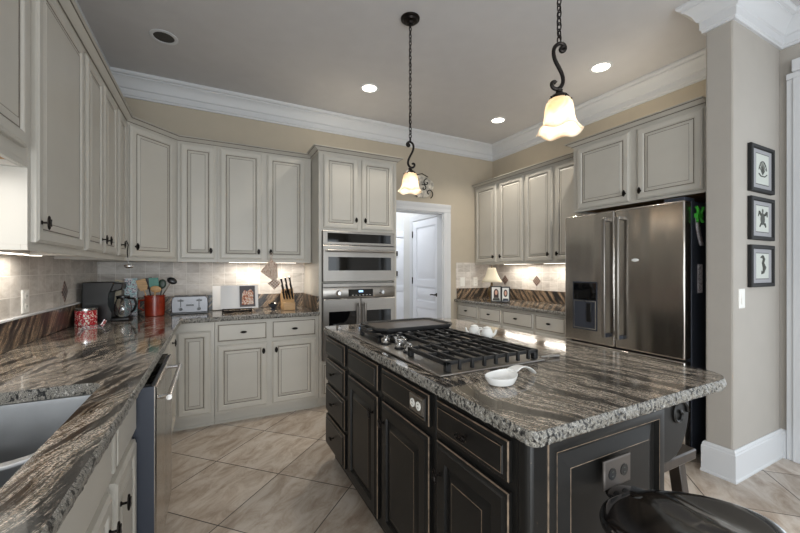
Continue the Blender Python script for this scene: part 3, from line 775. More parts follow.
# countertops
def rough_edge_top(name, label, outline, holes, z0, z1, mtop, chip=0.004, step=0.012, parent=None):
    """slab from an outline; the visible edge is chiselled"""
    def resample(pts):
        out = []
        for i, p in enumerate(pts):
            a = Vector(p); b = Vector(pts[(i + 1) % len(pts)]); n = max(1, int((b - a).length / step))
            for k in range(n): out.append(a + (b - a) * (k / n))
        return out
    me = bpy.data.meshes.new(name); bm = bmesh.new()
    P = resample(outline); n = len(P); rng = random.Random(3)
    rows = [(z1, 0.008), (z1 - 0.005, 0.003), (z1 - 0.014, 0.0), (z1 - 0.024, 0.001), (z0 + 0.006, 0.003), (z0, 0.007)]
    loops = []
    for ri, (z, ins) in enumerate(rows):
        vs = []
        for i, p in enumerate(P):
            tdir = (P[(i + 1) % n] - P[i - 1]); nn = Vector((-tdir.y, tdir.x)).normalized()   # inward for a counter-clockwise outline
            j = ins + (rng.uniform(0, chip) if ri else rng.uniform(0, chip * 0.4))
            vs.append(bm.verts.new((p.x + nn.x * j, p.y + nn.y * j, z + (rng.uniform(-0.002, 0.002) if 0 < ri < 5 else 0))))
        loops.append(vs)
    for a, b in zip(loops[:-1], loops[1:]):
        for i in range(n):
            f = bm.faces.new((a[i], b[i], b[(i + 1) % n], a[(i + 1) % n])); f.material_index = 1
    edges_t = [bm.edges.get((loops[0][i], loops[0][(i + 1) % n])) for i in range(n)]
    edges_b = [bm.edges.get((loops[-1][i], loops[-1][(i + 1) % n])) for i in range(n)]
    for hole in holes:
        ht = [bm.verts.new((x, y, z1)) for x, y in hole]; hb = [bm.verts.new((x, y, z0)) for x, y in hole]; hm = len(hole)
        for i in range(hm):
            f = bm.faces.new((ht[i], ht[(i + 1) % hm], hb[(i + 1) % hm], hb[i])); f.material_index = 1
        edges_t += [bm.edges.get((ht[i], ht[(i + 1) % hm])) for i in range(hm)]
        edges_b += [bm.edges.get((hb[i], hb[(i + 1) % hm])) for i in range(hm)]
    bmesh.ops.triangle_fill(bm, use_beauty=True, edges=edges_t, normal=(0, 0, 1))
    bmesh.ops.triangle_fill(bm, use_beauty=True, edges=edges_b, normal=(0, 0, -1))
    bmesh.ops.recalc_face_normals(bm, faces=bm.faces[:])
    bm.to_mesh(me); bm.free()
    me.materials.append(mtop); me.materials.append(M['gedge'])
    o = bpy.data.objects.new(name, me); COL.objects.link(o)
    return o
def arc(cx, cy, r, a0, a1, n=8): return [(cx + r * math.cos(R(a0 + (a1 - a0) * i / n)), cy + r * math.sin(R(a0 + (a1 - a0) * i / n))) for i in range(n + 1)]
CX = -0.218
hole = arc(-0.395, 1.535, 0.06, 0, 90) + arc(-0.68, 1.535, 0.06, 90, 180) + arc(-0.68, 0.82, 0.06, 180, 270) + arc(-0.395, 0.82, 0.06, 270, 360)
Lout = [(XL + 0.0, 0.25), (CX, 0.25), (CX, 3.29)] + arc(CX + 0.055, 3.29, 0.055, 180, 90)[1:] + [(0.883, 3.345), (0.883, YB - 0.002), (XL, YB - 0.002)]
ct = rough_edge_top('countertop', '', Lout, [hole], 0.8755, 0.914, M['granite_left'], 0.003)
ct.location.x = 0.002
tag(ct, 'L-shaped streaked granite countertop along the left and back walls with sink cut-out', 'countertop')
mb = MB(); mb.box(XL + 0.009, XL + 0.029, 0.25, YB - 0.03, 0.915, 1.055, M['granite_splash']); mb.box(XL + 0.009, XL + 0.033, 0.25, YB - 0.03, 1.055, 1.066, M['trim'])
tag(mb.build('granite_upstand', bevel=0.002), 'granite upstand with pale cap behind the left counter, under the stone tiles', 'backsplash')
mb = MB(); mb.box(XL + 0.009, 0.882, YB - 0.029, YB - 0.009, 0.915, 1.055, M['granite_splash'])
mb.box(0.862, 0.882, 3.36, YB - 0.03, 0.915, 1.055, M['granite_splash'])
tag(mb.build('granite_upstand', bevel=0.002), 'granite upstand behind the toaster and knife block, returning along the oven tower', 'backsplash')
# sink
t = thing('kitchen_sink', 'double-bowl stainless undermount sink set in the left granite counter', 'sink', (-0.538, 1.18, 0.66))
def bowl(y0, y1, name):
    b = MB(); x0, x1 = -0.225, 0.215; r = 0.06
    def rr(ins, z): 
        p = arc(x1 - r, y1 - r, r - ins * 0.5, 0, 90, 6) + arc(x0 + r, y1 - r, r - ins * 0.5, 90, 180, 6) + arc(x0 + r, y0 + r, r - ins * 0.5, 180, 270, 6) + arc(x1 - r, y0 + r, r - ins * 0.5, 270, 360, 6)
        return [(px - ins * (1 if px > (x0 + x1) / 2 else -1) * 0.5, py - ins * (1 if py > (y0 + y1) / 2 else -1) * 0.5, z) for px, py in p]
    L = [rr(-0.03, 0.214), rr(0, 0.214), rr(0.004, 0.2), rr(0.02, 0.03), rr(0.05, 0.006), rr(0.09, 0.0)]
    n = len(L[0]); vs = sum(L, []); fs = []
    for i in range(len(L) - 1):
        for k in range(n): fs.append((i * n + k, i * n + (k + 1) % n, (i + 1) * n + (k + 1) % n, (i + 1) * n + k))
    fs.append(tuple((len(L) - 1) * n + k for k in range(n)))
    b.add(vs, fs, M['sinksteel'])
    o = b.build(name, t)
    s = o.modifiers.new('thickness', 'SOLIDIFY'); s.thickness = 0.0015; s.offset = -1
    d = MB(); d.lathe([(0.045, 0), (0.045, 0.003), (0.03, 0.001)], (-0.02, 0.24, 0.002), M['chrome'], 20); d.build('drain', o)
bowl(-0.41, 0.41, 'bowl')
b = MB(); n = 14; tp = [(-0.21 + 0.412 * i / n, 0.150 + 0.045 * abs(2 * i / n - 1) ** 2.5) for i in range(n + 1)]
b.prism([(-0.21, 0.002), (0.202, 0.002)] + tp[::-1], 0.065, 0.105, M['sinksteel'], axis='y'); b.build('divider', t, bevel=0.008, seg=3)

# ------------------------------------------------------------------ right wall cabinets
G3 = 'greige wall cabinets beside the refrigerator'
FR = 3.21
def right_upper(y1, y0, label, fronts):
    t = thing('wall_cabinet', label, 'cabinet', (FR, y1, 1.37), -90, G3)
    wall_body(t, y1 - y0, XR - 0.001 - FR, 1.05)
    for (a, b, k) in fronts: front(t, 'door', y1 - a, y1 - b, 0.03, 1.025, (y1 - k, 0.10))
right_upper(3.995, 3.092, 'double-door wall cabinet above the small lamp, in the back right corner', [(3.955, 3.56, 3.595), (3.50, 3.11, 3.465)])
right_upper(3.090, 2.285, 'double-door wall cabinet half hidden behind the refrigerator cabinet', [(3.07, 2.705, 2.74), (2.66, 2.30, 2.625)])
tag(crown_mb([(FR, 3.995), (FR, 2.30)], 2.462, -1).build('cornice', angle=20), 'greige cornice on top of the right wall cabinets beyond the refrigerator', 'molding')
t = thing('refrigerator_wall_cabinet', 'deep double-door cabinet directly above the stainless refrigerator', 'cabinet', (2.95, 2.252, 1.825), -90)
wall_body(t, 1.012, XR - 0.001 - 2.95, 0.59)
front(t, 'door', 0.045, 0.510, 0.022, 0.568, (0.482, 0.085)); front(t, 'door', 0.572, 0.997, 0.022, 0.568, (0.599, 0.085))
crown_mb([(0, 0.5), (0, 0), (1.012, 0)], 0.632, -1).build('cornice', t, angle=20)
G4 = 'greige base cabinets on the right wall'
def right_base(y1, y0, label, fronts):
    t = thing('base_cabinet', label, 'cabinet', (2.91, y1, 0), -90, G4)
    base_body(t, y1 - y0, XR - 0.001 - 2.91)
    for (kind, a, b, c, d, k) in fronts: front(t, kind, y1 - a, y1 - b, c, d, (y1 - k[0], k[1]) if k else None)
right_base(3.995, 3.132, 'two-drawer base cabinet under the small lamp, in the back right corner', [('drawer', 3.95, 3.565, 0.70, 0.85, (3.76, 0.78)), ('drawer', 3.51, 3.155, 0.70, 0.85, (3.33, 0.78)), ('door', 3.95, 3.565, 0.125, 0.672, (3.6, 0.6)), ('door', 3.51, 3.155, 0.125, 0.672, (3.475, 0.6))])
right_base(3.130, 2.275, 'two-drawer base cabinet next to the refrigerator, beyond the island', [('drawer', 3.11, 2.69, 0.70, 0.85, (2.9, 0.78)), ('drawer', 2.65, 2.30, 0.70, 0.85, (2.47, 0.78)), ('door', 3.11, 2.69, 0.125, 0.672, (2.725, 0.6)), ('door', 2.65, 2.30, 0.125, 0.672, (2.62, 0.6))])
ct = rough_edge_top('countertop', '', [(2.865, 2.275), (XR - 0.001, 2.275), (XR - 0.001, YB - 0.002), (2.865, YB - 0.002)], [], 0.8755, 0.914, M['granite_left'], 0.003)
tag(ct, 'straight granite countertop on the right wall holding the small lamp', 'countertop')
mb = MB(); mb.box(XR - 0.029, XR - 0.009, 2.275, YB - 0.01, 0.915, 1.055, M['granite_splash']); mb.box(2.9, XR - 0.03, YB - 0.029, YB - 0.009, 0.915, 1.055, M['granite_splash'])
tag(mb.build('granite_upstand', bevel=0.002), 'boldly veined granite upstand behind the small lamp and photo frames', 'backsplash')

# ------------------------------------------------------------------ refrigerator (front faces -x; local x runs towards the camera)
t = thing('refrigerator', 'stainless french-door refrigerator with dark grey sides, between wall end and right counter', 'refrigerator', (2.93, 2.258, 0), -90)
FW = 0.945
b = MB(); b.box(0.0, FW, 0.0, 0.58, 0.03, 1.775, M['grey_side']); b.box(0.02, FW - 0.02, 0.02, 0.5, 0, 0.03, M['black']); b.build('body', t, bevel=0.004)
def fdoor(x0, x1, z0, z1, name='door'):
    b = MB(); b.box(x0, x1, -0.092, -0.006, z0, z1, ST); return b.build(name, t, bevel=0.012, seg=3)
d1 = fdoor(0, 0.457, 0.685, 1.775); d2 = fdoor(0.462, FW, 0.685, 1.775); d3 = fdoor(0, FW, 0.06, 0.675, 'freezer_drawer')
def fhandle(par, x):
    b = MB()
    b.box(x - 0.014, x + 0.014, -0.158, -0.138, 0.76, 1.71, SL)
    for z in (0.76, 1.69): b.box(x - 0.014, x + 0.014, -0.14, -0.09, z, z + 0.03, M['grey_side'] if z < 1 else SL)
    b.build('handle', par, bevel=0.005)
fhandle(d1, 0.405); fhandle(d2, 0.515)
bar_handle(d3, (0.08, -0.09, 0.60), (FW - 0.08, -0.09, 0.60), 0.055, SL, 0.013)
b = MB(); b.box(0.085, 0.315, -0.0955, -0.0915, 0.79, 1.20, M['grey_side']); b.build('dispenser_frame', d1, bevel=0.003)
b = MB(); b.panel(0.095, 0.305, 1.045, 1.19, [(0, -0.095, BG), (0, -0.0985, BG)]); b.build('dispenser_display', d1)
b = MB()
b.panel(0.095, 0.305, 0.80, 1.04, [(0, -0.095, M['chrome']), (0, -0.0975, M['chrome']), (0.008, -0.0975, M['chrome']), (0.012, -0.094, M['grey_side']), (0.03, -0.0935, M['steel_light'])]); b.build('dispenser_recess', d1)
b = MB(); b.box(0.22, 0.265, -0.104, -0.094, 0.86, 1.02, M['black']); b.build('dispenser_paddle', d1, bevel=0.004)
b = MB(); b.ell((0.62, -0.094, 1.345 + 0.03), (0.028, 0.002, 0.012), M['white'], 18, 6); b.build('oval_reflection', d2)  # white oval modelled in place of a lamp reflection on the door
b = MB(); b.box(FW - 0.14, FW - 0.01, -0.07, 0.06, 1.776, 1.80, M['grey_side']); b.build('hinge_cover', t, bevel=0.004)
# magnets and slips on the side facing the camera
mg = thing('magnet_clip', 'bright green clip magnet holding a printed strip on the refrigerator side', 'magnet', (2.99, 1.312, 1.50))
b = MB(); b.box(-0.035, 0.035, -0.022, -0.001, 0.16, 0.19, M['green'])
for s_ in (-1, 1): b.tube([(s_ * 0.012, -0.012, 0.17), (s_ * 0.03, -0.02, 0.215), (s_ * 0.045, -0.018, 0.235)], 0.009, M['green']); b.tube([(s_ * 0.02, -0.012, 0.165), (s_ * 0.035, -0.02, 0.13)], 0.008, M['green'])
b.build('clip', mg)
b = MB()
n = 9
vs = []
for i in range(n):
    z = 0.16 - i * 0.024; bend = 0.02 * (i / n) ** 2
    for xx in (-0.03, 0.03): vs.append((xx + 0.03 * (i / n) ** 2, -0.006 - bend, z))
b.add(vs, [(2 * i, 2 * i + 1, 2 * i + 3, 2 * i + 2) for i in range(n - 1)], M['paperprint']); o = b.build('strip', mg); s_ = o.modifiers.new('thickness', 'SOLIDIFY'); s_.thickness = 0.0008
b = MB(); b.box(-0.03, 0.03, -0.004, -0.0005, 0.0, 0.20, M['paperprint']); o = b.build('paper_note', loc=(3.03, 1.312, 1.14))
tag(o, 'pale printed note on the refrigerator side below the green clip', 'note')

# ------------------------------------------------------------------ island
G5 = 'distressed black island cabinets'
IX = 0.705
idp = 1.285 - IX
def island_cab(y1, y0, label, fronts):
    t = thing('island_cabinet', label, 'cabinet', (IX, y1, 0), -90, G5)
    base_body(t, y1 - y0, idp, m=ISL)
    for (kind, a, b, c, d, k) in fronts: front(t, kind, y1 - a, y1 - b, c, d, (y1 - k[0], k[1]) if k else None, isl=True)
    return t
island_cab(2.46, 2.03, 'black four-drawer island cabinet at the far end, nearest the oven tower', [('drawer', 2.445, 2.06, 0.73, 0.85, None)] + [('drawer', 2.445, 2.06, a, b, (2.25, (a + b) / 2 + 0.01)) for a, b in ((0.555, 0.705), (0.35, 0.53), (0.125, 0.325))])
island_cab(2.028, 1.546, 'black island cabinet with blank drawer over a door, second from the far end', [('drawer', 1.99, 1.578, 0.73, 0.85, None), ('door', 1.99, 1.578, 0.125, 0.70, (1.612, 0.62))])
c3 = island_cab(1.544, 1.093, 'black island cabinet under the cooktop with a silver outlet in its drawer front', [('drawer', 1.525, 1.118, 0.735, 0.85, None), ('door', 1.525, 1.118, 0.125, 0.70, (1.49, 0.615))])
c4 = island_cab(1.091, 0.70, 'black island cabinet at the near end with knobbed drawer, outlet on its end panel', [('drawer', 1.068, 0.722, 0.74, 0.85, (0.895, 0.795)), ('door', 1.068, 0.722, 0.125, 0.712, (1.035, 0.61))])
# end panel and corner post are parts of the near cabinet (its frame: x = 1.091 - Y, y = X - 0.705)
b = MB()
EP = [(0, 0, ISL), (0, -0.018, ISL), (0.003, -0.021, WORN), (0.006, -0.022, ISL), (0.030, -0.022, ISL), (0.032, -0.022, WORN), (0.036, -0.008, ISL), (0.048, -0.006, ISL), (0.085, -0.020, ISL), (0.0865, -0.021, WORN), (0.088, -0.021, ISL)]
b.panel(0, 0.535, 0, 0.755, EP)
ep = b.build('end_panel', c4, loc=(0.411, 0.062, 0.10), angle=20); ep.rotation_euler = (0, 0, R(90))
b = MB(); b.prism([(0.391, -0.005), (0.42, -0.005), (0.431, 0.006), (0.431, 0.062), (0.391, 0.062)], 0.0, 0.875, ISL); b.prism([(0.40, 0.0625), (0.411, 0.0625), (0.411, 0.595), (0.40, 0.595)], 0.0, 0.10, ISL)
b.build('corner_post', c4, bevel=0.006)
b = MB(); b.box(0.391, 0.411, 0.0625, 0.598, 0.10, 0.875, ISL); b.build('end_backing', c4, smooth=False)
def outlet(name, label, loc, rz, w, h, m_plate, m_face, horizontal=False, kind='outlet', parent=None):
    t = thing(name, label, kind, loc, rz)
    b = MB(); b.panel(-w / 2, w / 2, -h / 2, h / 2, [(0, 0, m_plate), (0, -0.004, m_plate), (0.004, -0.0065, m_plate)]); b.build('cover_plate', t, angle=20)
    b = MB()
    if kind == 'switch':
        b.box(-w * 0.2, w * 0.2, -0.0085, -0.006, -h * 0.28, h * 0.28, m_face); b.box(-w * 0.2, w * 0.2, -0.0115, -0.0085, -h * 0.28, 0, m_face)
        b.build('rocker', t, bevel=0.001)
    else:
        for s_ in (-1, 1):
            b = MB()
            cx, cz = (s_ * w * 0.22, 0) if horizontal else (0, s_ * h * 0.22)
            b.lathe([(0.0165, 0), (0.0165, 0.002)], (cx, -0.006, cz), m_face, 18, axis='y')
            for q in (-1, 1):
                if horizontal: b.box(cx - 0.005, cx + 0.004, -0.0088, -0.0078, cz + q * 0.006 - 0.0012, cz + q * 0.006 + 0.0012, M['ink'])
                else: b.box(cx + q * 0.006 - 0.0012, cx + q * 0.006 + 0.0012, -0.0088, -0.0078, cz - 0.004, cz + 0.005, M['ink'])
            b.build('socket', t)
    return t
outlet('electrical_outlet', 'dark bronze double outlet on the end panel of the black island', (1.015, 0.6595 - 0.0205, 0.733), 0, 0.122, 0.08, plain('brushed_bronze_plate', S(104, 98, 94), 0.4, 0.7), M['black'], True)
outlet('electrical_outlet', 'silver-plated double outlet in the black drawer front below the cooktop', (IX - 0.0225, 1.19, 0.797), -90, 0.10, 0.062, M['steel_light'], M['plate'], True)
outlet('electrical_outlet', 'white double outlet on the left stone-tile wall above the granite upstand', (XL + 0.008, 2.62, 1.135), 90, 0.076, 0.122, M['plate'], M['plate'])
outlet('light_switch', 'white switch plate on the back wall tiles beside the hall doorway', (2.997, YB - 0.008, 1.14), 0, 0.074, 0.12, M['plate'], M['plate'], kind='switch')
outlet('electrical_outlet', 'white double outlet on the back wall tiles just left of the small lamp', (3.217, YB - 0.008, 1.14), 0, 0.074, 0.12, M['plate'], M['plate'])
outlet('light_switch', 'white switch plate on the wall end below the framed sketches', (2.94, 1.055, 1.122), 0, 0.078, 0.122, M['plate'], M['plate'], kind='switch')

Iout = arc(0.698, 0.645, 0.03, 180, 270, 4) + arc(1.59, 0.735, 0.12, 270, 360, 10) + arc(1.65, 2.41, 0.06, 0, 90, 6) + arc(0.708, 2.43, 0.04, 90, 180, 4)
it = rough_edge_top('island_countertop', '', Iout, [], 0.8755, 0.914, M['granite'], 0.006, 0.010)
tag(it, 'streaked brown and black granite island top with a chiselled edge', 'countertop')
# carved corbels carrying the overhang
def corbel(y, label):
    t = thing('corbel', label, 'bracket', (1.286, y, 0.60))
    t.rotation_euler = (0, 0, 0)
    prof = [(0, 0.03), (0.13, 0.034), (0.175, 0.045), (0.208, 0.070), (0.235, 0.11), (0.253, 0.16), (0.258, 0.21), (0.258, 0.275), (0, 0.275)]
    b = MB(); b.prism(prof, -0.035, 0.035, ISL, axis='y'); b.build('bracket_body', t, bevel=0.004)
    for s_ in (-1, 1):
        b = MB()
        sp = [(0.185 + (0.055 - 0.0028 * i) * math.cos(i * 0.45), s_ * 0.037, 0.19 + (0.055 - 0.0028 * i) * math.sin(i * 0.45)) for i in range(18)]
        b.tube(sp, 0.007, ISL, 6)
        b.build('scroll_carving', t)
corbel(0.735, 'black scrolled corbel under the island overhang, at the near end')
corbel(2.30, 'black scrolled corbel under the island overhang, at the oven end')

# ------------------------------------------------------------------ cooktop
t = thing('gas_cooktop', 'stainless gas cooktop with black iron grates set into the island top', 'cooktop', (0, 0, 0.9145))
t.location = (0.99, 1.555, 0.9145)
cx0, cy0 = 0.99, 1.555
b = MB(); b.box(-0.265, 0.265, -0.46, 0.46, 0.0, 0.008, SL); b.build('top_plate', t, bevel=0.004)
def grate(x0, x1, y0, y1):
    g = MB(); I = M['iron']; x0 -= cx0; x1 -= cx0; y0 -= cy0; y1 -= cy0
    z0, z1 = 0.034, 0.048; w = 0.012
    g.box(x0, x1, y0, y0 + w, z0, z1, I); g.box(x0, x1, y1 - w, y1, z0, z1, I)
    g.box(x0, x0 + w, y0, y1, z0 - 0.004, z1, I); g.box(x1 - w, x1, y0, y1, z0 - 0.004, z1, I)
    n = max(3, int(round((x1 - x0) / 0.062)))
    for i in range(1, n):
        x = x0 + (x1 - x0) * i / n
        g.box(x - 0.005, x + 0.005, y0 - 0.006, y1 + 0.004, z0 + 0.004, z1 + 0.004, I)
        g.box(x - 0.006, x + 0.006, y0 - 0.008, y0 + 0.006, 0.012, z1, I)
    ym = (y0 + y1) / 2
    g.box(x0, x1, ym - 0.005, ym + 0.005, z0, z1, I)
    for (px_, py_) in ((x0, y0), (x1 - 0.022, y0), (x0, y1 - 0.022), (x1 - 0.022, y1 - 0.022)): g.box(px_, px_ + 0.022, py_, py_ + 0.022, 0.008, z1 - 0.002, I)
    g.build('grate', t, bevel=0.0025)
grate(0.765, 1.235, 1.115, 1.415); grate(0.905, 1.235, 1.42, 1.725); grate(0.765, 1.235, 1.73, 2.0)
for (bx_, by_, br) in ((0.86, 1.265, 0.045), (1.12, 1.265, 0.038), (1.07, 1.572, 0.055), (0.88, 1.86, 0.045), (1.12, 1.86, 0.038)):
    b = MB(); b.lathe([(br * 1.15, 0), (br * 1.15, 0.006), (br * 0.8, 0.01), (br * 0.8, 0.016)], (bx_ - cx0, by_ - cy0, 0.008), SL, 24)
    b.lathe([(br * 0.85, 0.016), (br * 0.9, 0.02), (br * 0.85, 0.025), (br * 0.2, 0.026)], (bx_ - cx0, by_ - cy0, 0.008), M['iron'], 24); b.build('burner', t)
for (kx, ky) in ((0.785, 1.685), (0.853, 1.700), (0.848, 1.620), (0.800, 1.560), (0.800, 1.470)):
    b = MB(); c = (kx - cx0, ky - cy0, 0.008)
    b.lathe([(0.026, 0), (0.026, 0.006), (0.022, 0.008)], c, M['black'], 20)
    b.lathe([(0.021, 0.008), (0.0225, 0.012), (0.0215, 0.030), (0.018, 0.034)], c, M['chrome'], 20)
    b.box(c[0] - 0.0045, c[0] + 0.0045, c[1] - 0.020, c[1] + 0.020, c[2] + 0.030, c[2] + 0.043, M['chrome'])
    b.build('control_knob', t, bevel=0.0015)
# griddle lying on the far grate
t = thing('griddle', 'flat black cast-iron griddle lying across the far end of the cooktop', 'griddle', (1.02, 1.895, 0.967))
outer = [(-0.20, -0.155), (0.20, -0.155), (0.245, -0.11), (0.245, 0.13), (0.21, 0.16), (-0.20, 0.16), (-0.245, 0.115), (-0.245, -0.10)]
inn = [(x * 0.94, y * 0.92) for x, y in outer]; i2 = [(x * 0.90, y * 0.87) for x, y in outer]
b = MB(); n = 8
vs = [(x * 0.97, y * 0.97, 0.0) for x, y in outer] + [(x, y, 0.010) for x, y in outer] + [(x, y, 0.022) for x, y in outer] + [(x, y, 0.022) for x, y in inn] + [(x, y, 0.012) for x, y in i2]
fs = [tuple(range(n - 1, -1, -1))] + [(r * n + k, r * n + (k + 1) % n, (r + 1) * n + (k + 1) % n, (r + 1) * n + k) for r in range(4) for k in range(n)] + [tuple(4 * n + k for k in range(n))]
b.add(vs, fs[:-1], M['iron']); b.add(vs[4 * n:], [tuple(range(n))], plain('seasoned_iron_plate', S(84, 75, 66), 0.35, vary=0.25, vscale=6)); b.build('plate', t)
b = MB(); b.tube([(-0.235, -0.06, 0.012), (-0.275, -0.06, 0.012), (-0.275, 0.06, 0.012), (-0.235, 0.06, 0.012)], 0.006, M['iron']); b.build('handle', t)

# ------------------------------------------------------------------ things on the island
def shaker(loc, rz, label, sgn):
    t = thing('ceramic_pitcher', label, 'pitcher', loc, rz, 'small white pitchers on the island')
    b = MB(); b.lathe([(0.018, 0), (0.024, 0.004), (0.032, 0.022), (0.033, 0.034), (0.027, 0.052), (0.021, 0.062), (0.022, 0.066), (0.014, 0.07), (0.004, 0.074)], (0, 0, 0), M['white'], 24); b.build('body', t)
    b = MB(); b.tube([(0.028, 0, 0.02), (0.044, 0, 0.036), (0.050, 0, 0.056)], [0.008, 0.006, 0.005], M['white']); b.build('spout', t)
    b = MB(); b.tube([(-0.022, 0, 0.056), (-0.042, 0, 0.054), (-0.048, 0, 0.04), (-0.042, 0, 0.024), (-0.030, 0, 0.02)], 0.0045, M['white']); b.build('handle', t)
shaker((1.335, 1.665, 0.9142), 150, 'small white pitcher behind the cooktop, the one nearer the oven', 1)
shaker((1.355, 1.580, 0.9142), -35, 'small white pitcher behind the cooktop, the one nearer the refrigerator', 1)
t = thing('spoon_rest', 'white ceramic spoon rest with curved handle on the island, in front of the cooktop', 'spoon rest', (0.872, 0.945, 0.9142), 12)
b = MB(); a_, c_ = 0.062, 0.050; n = 28; rows = [(0.62, 0.0), (0.80, 0.004), (0.95, 0.018), (1.0, 0.028), (0.97, 0.029), (0.90, 0.018), (0.74, 0.007), (0.4, 0.004), (0.01, 0.003)]
vs = []; fs = []
for (s_, z) in rows:
    for k in range(n):
        w = 2 * math.pi * k / n; vs.append((a_ * s_ * math.cos(w), c_ * s_ * math.sin(w), z + (0.010 * max(0, math.cos(w)) ** 2 if s_ > 0.9 else 0)))
for i in range(len(rows) - 1):
    for k in range(n): fs.append((i * n + k, i * n + (k + 1) % n, (i + 1) * n + (k + 1) % n, (i + 1) * n + k))
fs.append(tuple(range(n - 1, -1, -1))); b.add(vs, fs, M['white']); b.build('bowl', t)
b = MB()
pts = [(0.052, 0, 0.031), (0.085, 0, 0.040), (0.115, -0.002, 0.042), (0.145, -0.006, 0.034), (0.170, -0.012, 0.018), (0.185, -0.016, 0.004)]
vs = []; ws = [0.030, 0.020, 0.017, 0.016, 0.015, 0.010]
for p, w in zip(pts, ws):
    for dy, dz in ((-w, 0.004), (-w, -0.002), (0, -0.004), (w, -0.002), (w, 0.004), (0, 0.001)): vs.append((p[0], p[1] + dy, p[2] + dz))
fs = [(i * 6 + k, i * 6 + (k + 1) % 6, (i + 1) * 6 + (k + 1) % 6, (i + 1) * 6 + k) for i in range(5) for k in range(6)] + [(5, 4, 3, 2, 1, 0), tuple(30 + k for k in range(6))]
b.add(vs, fs, M['white']); o = b.build('handle', t); o.modifiers.new('smooth', 'SUBSURF').levels = 1
t = thing('metal_rod', 'slim steel rod lying at the near right corner of the cooktop', 'metal_rod', (1.275, 1.125, 0.9225), -8)  # thin metal rod off the cooktop corner, purpose unknown
b = MB(); b.tube([(-0.01, 0, 0), (0.03, 0, 0)], 0.005, M['chrome'], 10); b.build('tip', t)
b = MB(); b.tube([(0.03, 0, 0), (0.034, 0, 0), (0.085, 0, 0), (0.09, 0, 0)], [0.005, 0.008, 0.008, 0.005], M['steel_light'], 12); b.build('barrel', t)

# ------------------------------------------------------------------ stools
t = thing('counter_stool', 'dark brown flat-seat stool tucked under the island overhang near the corbel', 'stool', (1.515, 0.90, 0))
SWD = M['stoolwood']
b = MB(); b.box(-0.165, 0.145, -0.172, 0.16, 0.572, 0.612, SWD); b.build('seat', t, bevel=0.006)
for sx in (-1, 1):
    for sy in (-1, 1):
        b = MB(); p0 = Vector((sx * 0.10, sy * 0.12, 0.572)); p1 = Vector((sx * 0.155, sy * 0.165, 0)); w = 0.021
        vs = [(p.x + dx * w, p.y + dy * w, p.z) for p in (p0, p1) for dx, dy in ((-1, -1), (1, -1), (1, 1), (-1, 1))]
        b.add(vs, [(0, 1, 2, 3), (7, 6, 5, 4)] + [(k, (k + 1) % 4, 4 + (k + 1) % 4, 4 + k) for k in range(4)], SWD); b.build('leg', t, bevel=0.003)
b = MB()
for sx in (-1, 1): b.tube([(sx * 0.138, -0.15, 0.18), (sx * 0.138, 0.15, 0.18)], 0.011, SWD)
for sy in (-1, 1): b.tube([(-0.133, sy * 0.147, 0.24), (0.133, sy * 0.147, 0.24)], 0.011, SWD)
b.build('stretcher', t)
t = thing('bar_stool', 'glossy espresso stool with wide oval saddle seat in the near foreground', 'stool', (1.011, 0.457, 0), -27)
ES = M['espresso']
b = MB(); n = 64; rr = [0.0, 0.12, 0.25, 0.38, 0.5, 0.62, 0.74, 0.85, 0.94, 0.985, 1.0, 0.99, 0.94]
vs = []; fs = []
for i, f in enumerate(rr):
    for k in range(n):
        w = 2 * math.pi * k / n; x = 0.205 * f * math.cos(w); y = 0.130 * f * math.sin(w)
        if i <= 8:
            d = ((x + 0.009) * 0.162 + (y - 0.126) * 0.072) / 0.177
            z = 0.703 - 0.012 * (1 - f * f) * (1 - math.exp(-(d / 0.03) ** 2)) + 0.003 * math.exp(-(d / 0.012) ** 2)
        else: z = [0, 0, 0, 0, 0, 0, 0, 0, 0, 0.699, 0.690, 0.678, 0.670][i]
        vs.append((x, y, z))
for i in range(1, len(rr) - 1):
    for k in range(n): fs.append((i * n + k, i * n + (k + 1) % n, (i + 1) * n + (k + 1) % n, (i + 1) * n + k))
for k in range(n): fs.append((0, n + k, n + (k + 1) % n))
fs.append(tuple((len(rr) - 1) * n + k for k in range(n - 1, -1, -1)))
b.add(vs, fs, ES); b.build('seat', t, angle=60)
b = MB(); b.ell((-0.066, 0.122, 0.688), (0.062, 0.045, 0.014), ES, 28, 10); b.build('seat_lip', t)
for sx in (-1, 1):
    for sy in (-1, 1):
        b = MB(); b.tube([(sx * 0.12, sy * 0.065, 0.672), (sx * 0.135, sy * 0.08, 0.35), (sx * 0.155, sy * 0.10, 0.0)], [0.019, 0.018, 0.015], ES, 10); b.build('leg', t)
b = MB()
for sy in (-1, 1): b.tube([(-0.142, sy * 0.088, 0.22), (0.142, sy * 0.088, 0.22)], 0.010, ES)
for sx in (-1, 1): b.tube([(sx * 0.139, -0.084, 0.28), (sx * 0.139, 0.084, 0.28)], 0.010, ES)
b.build('stretcher', t)

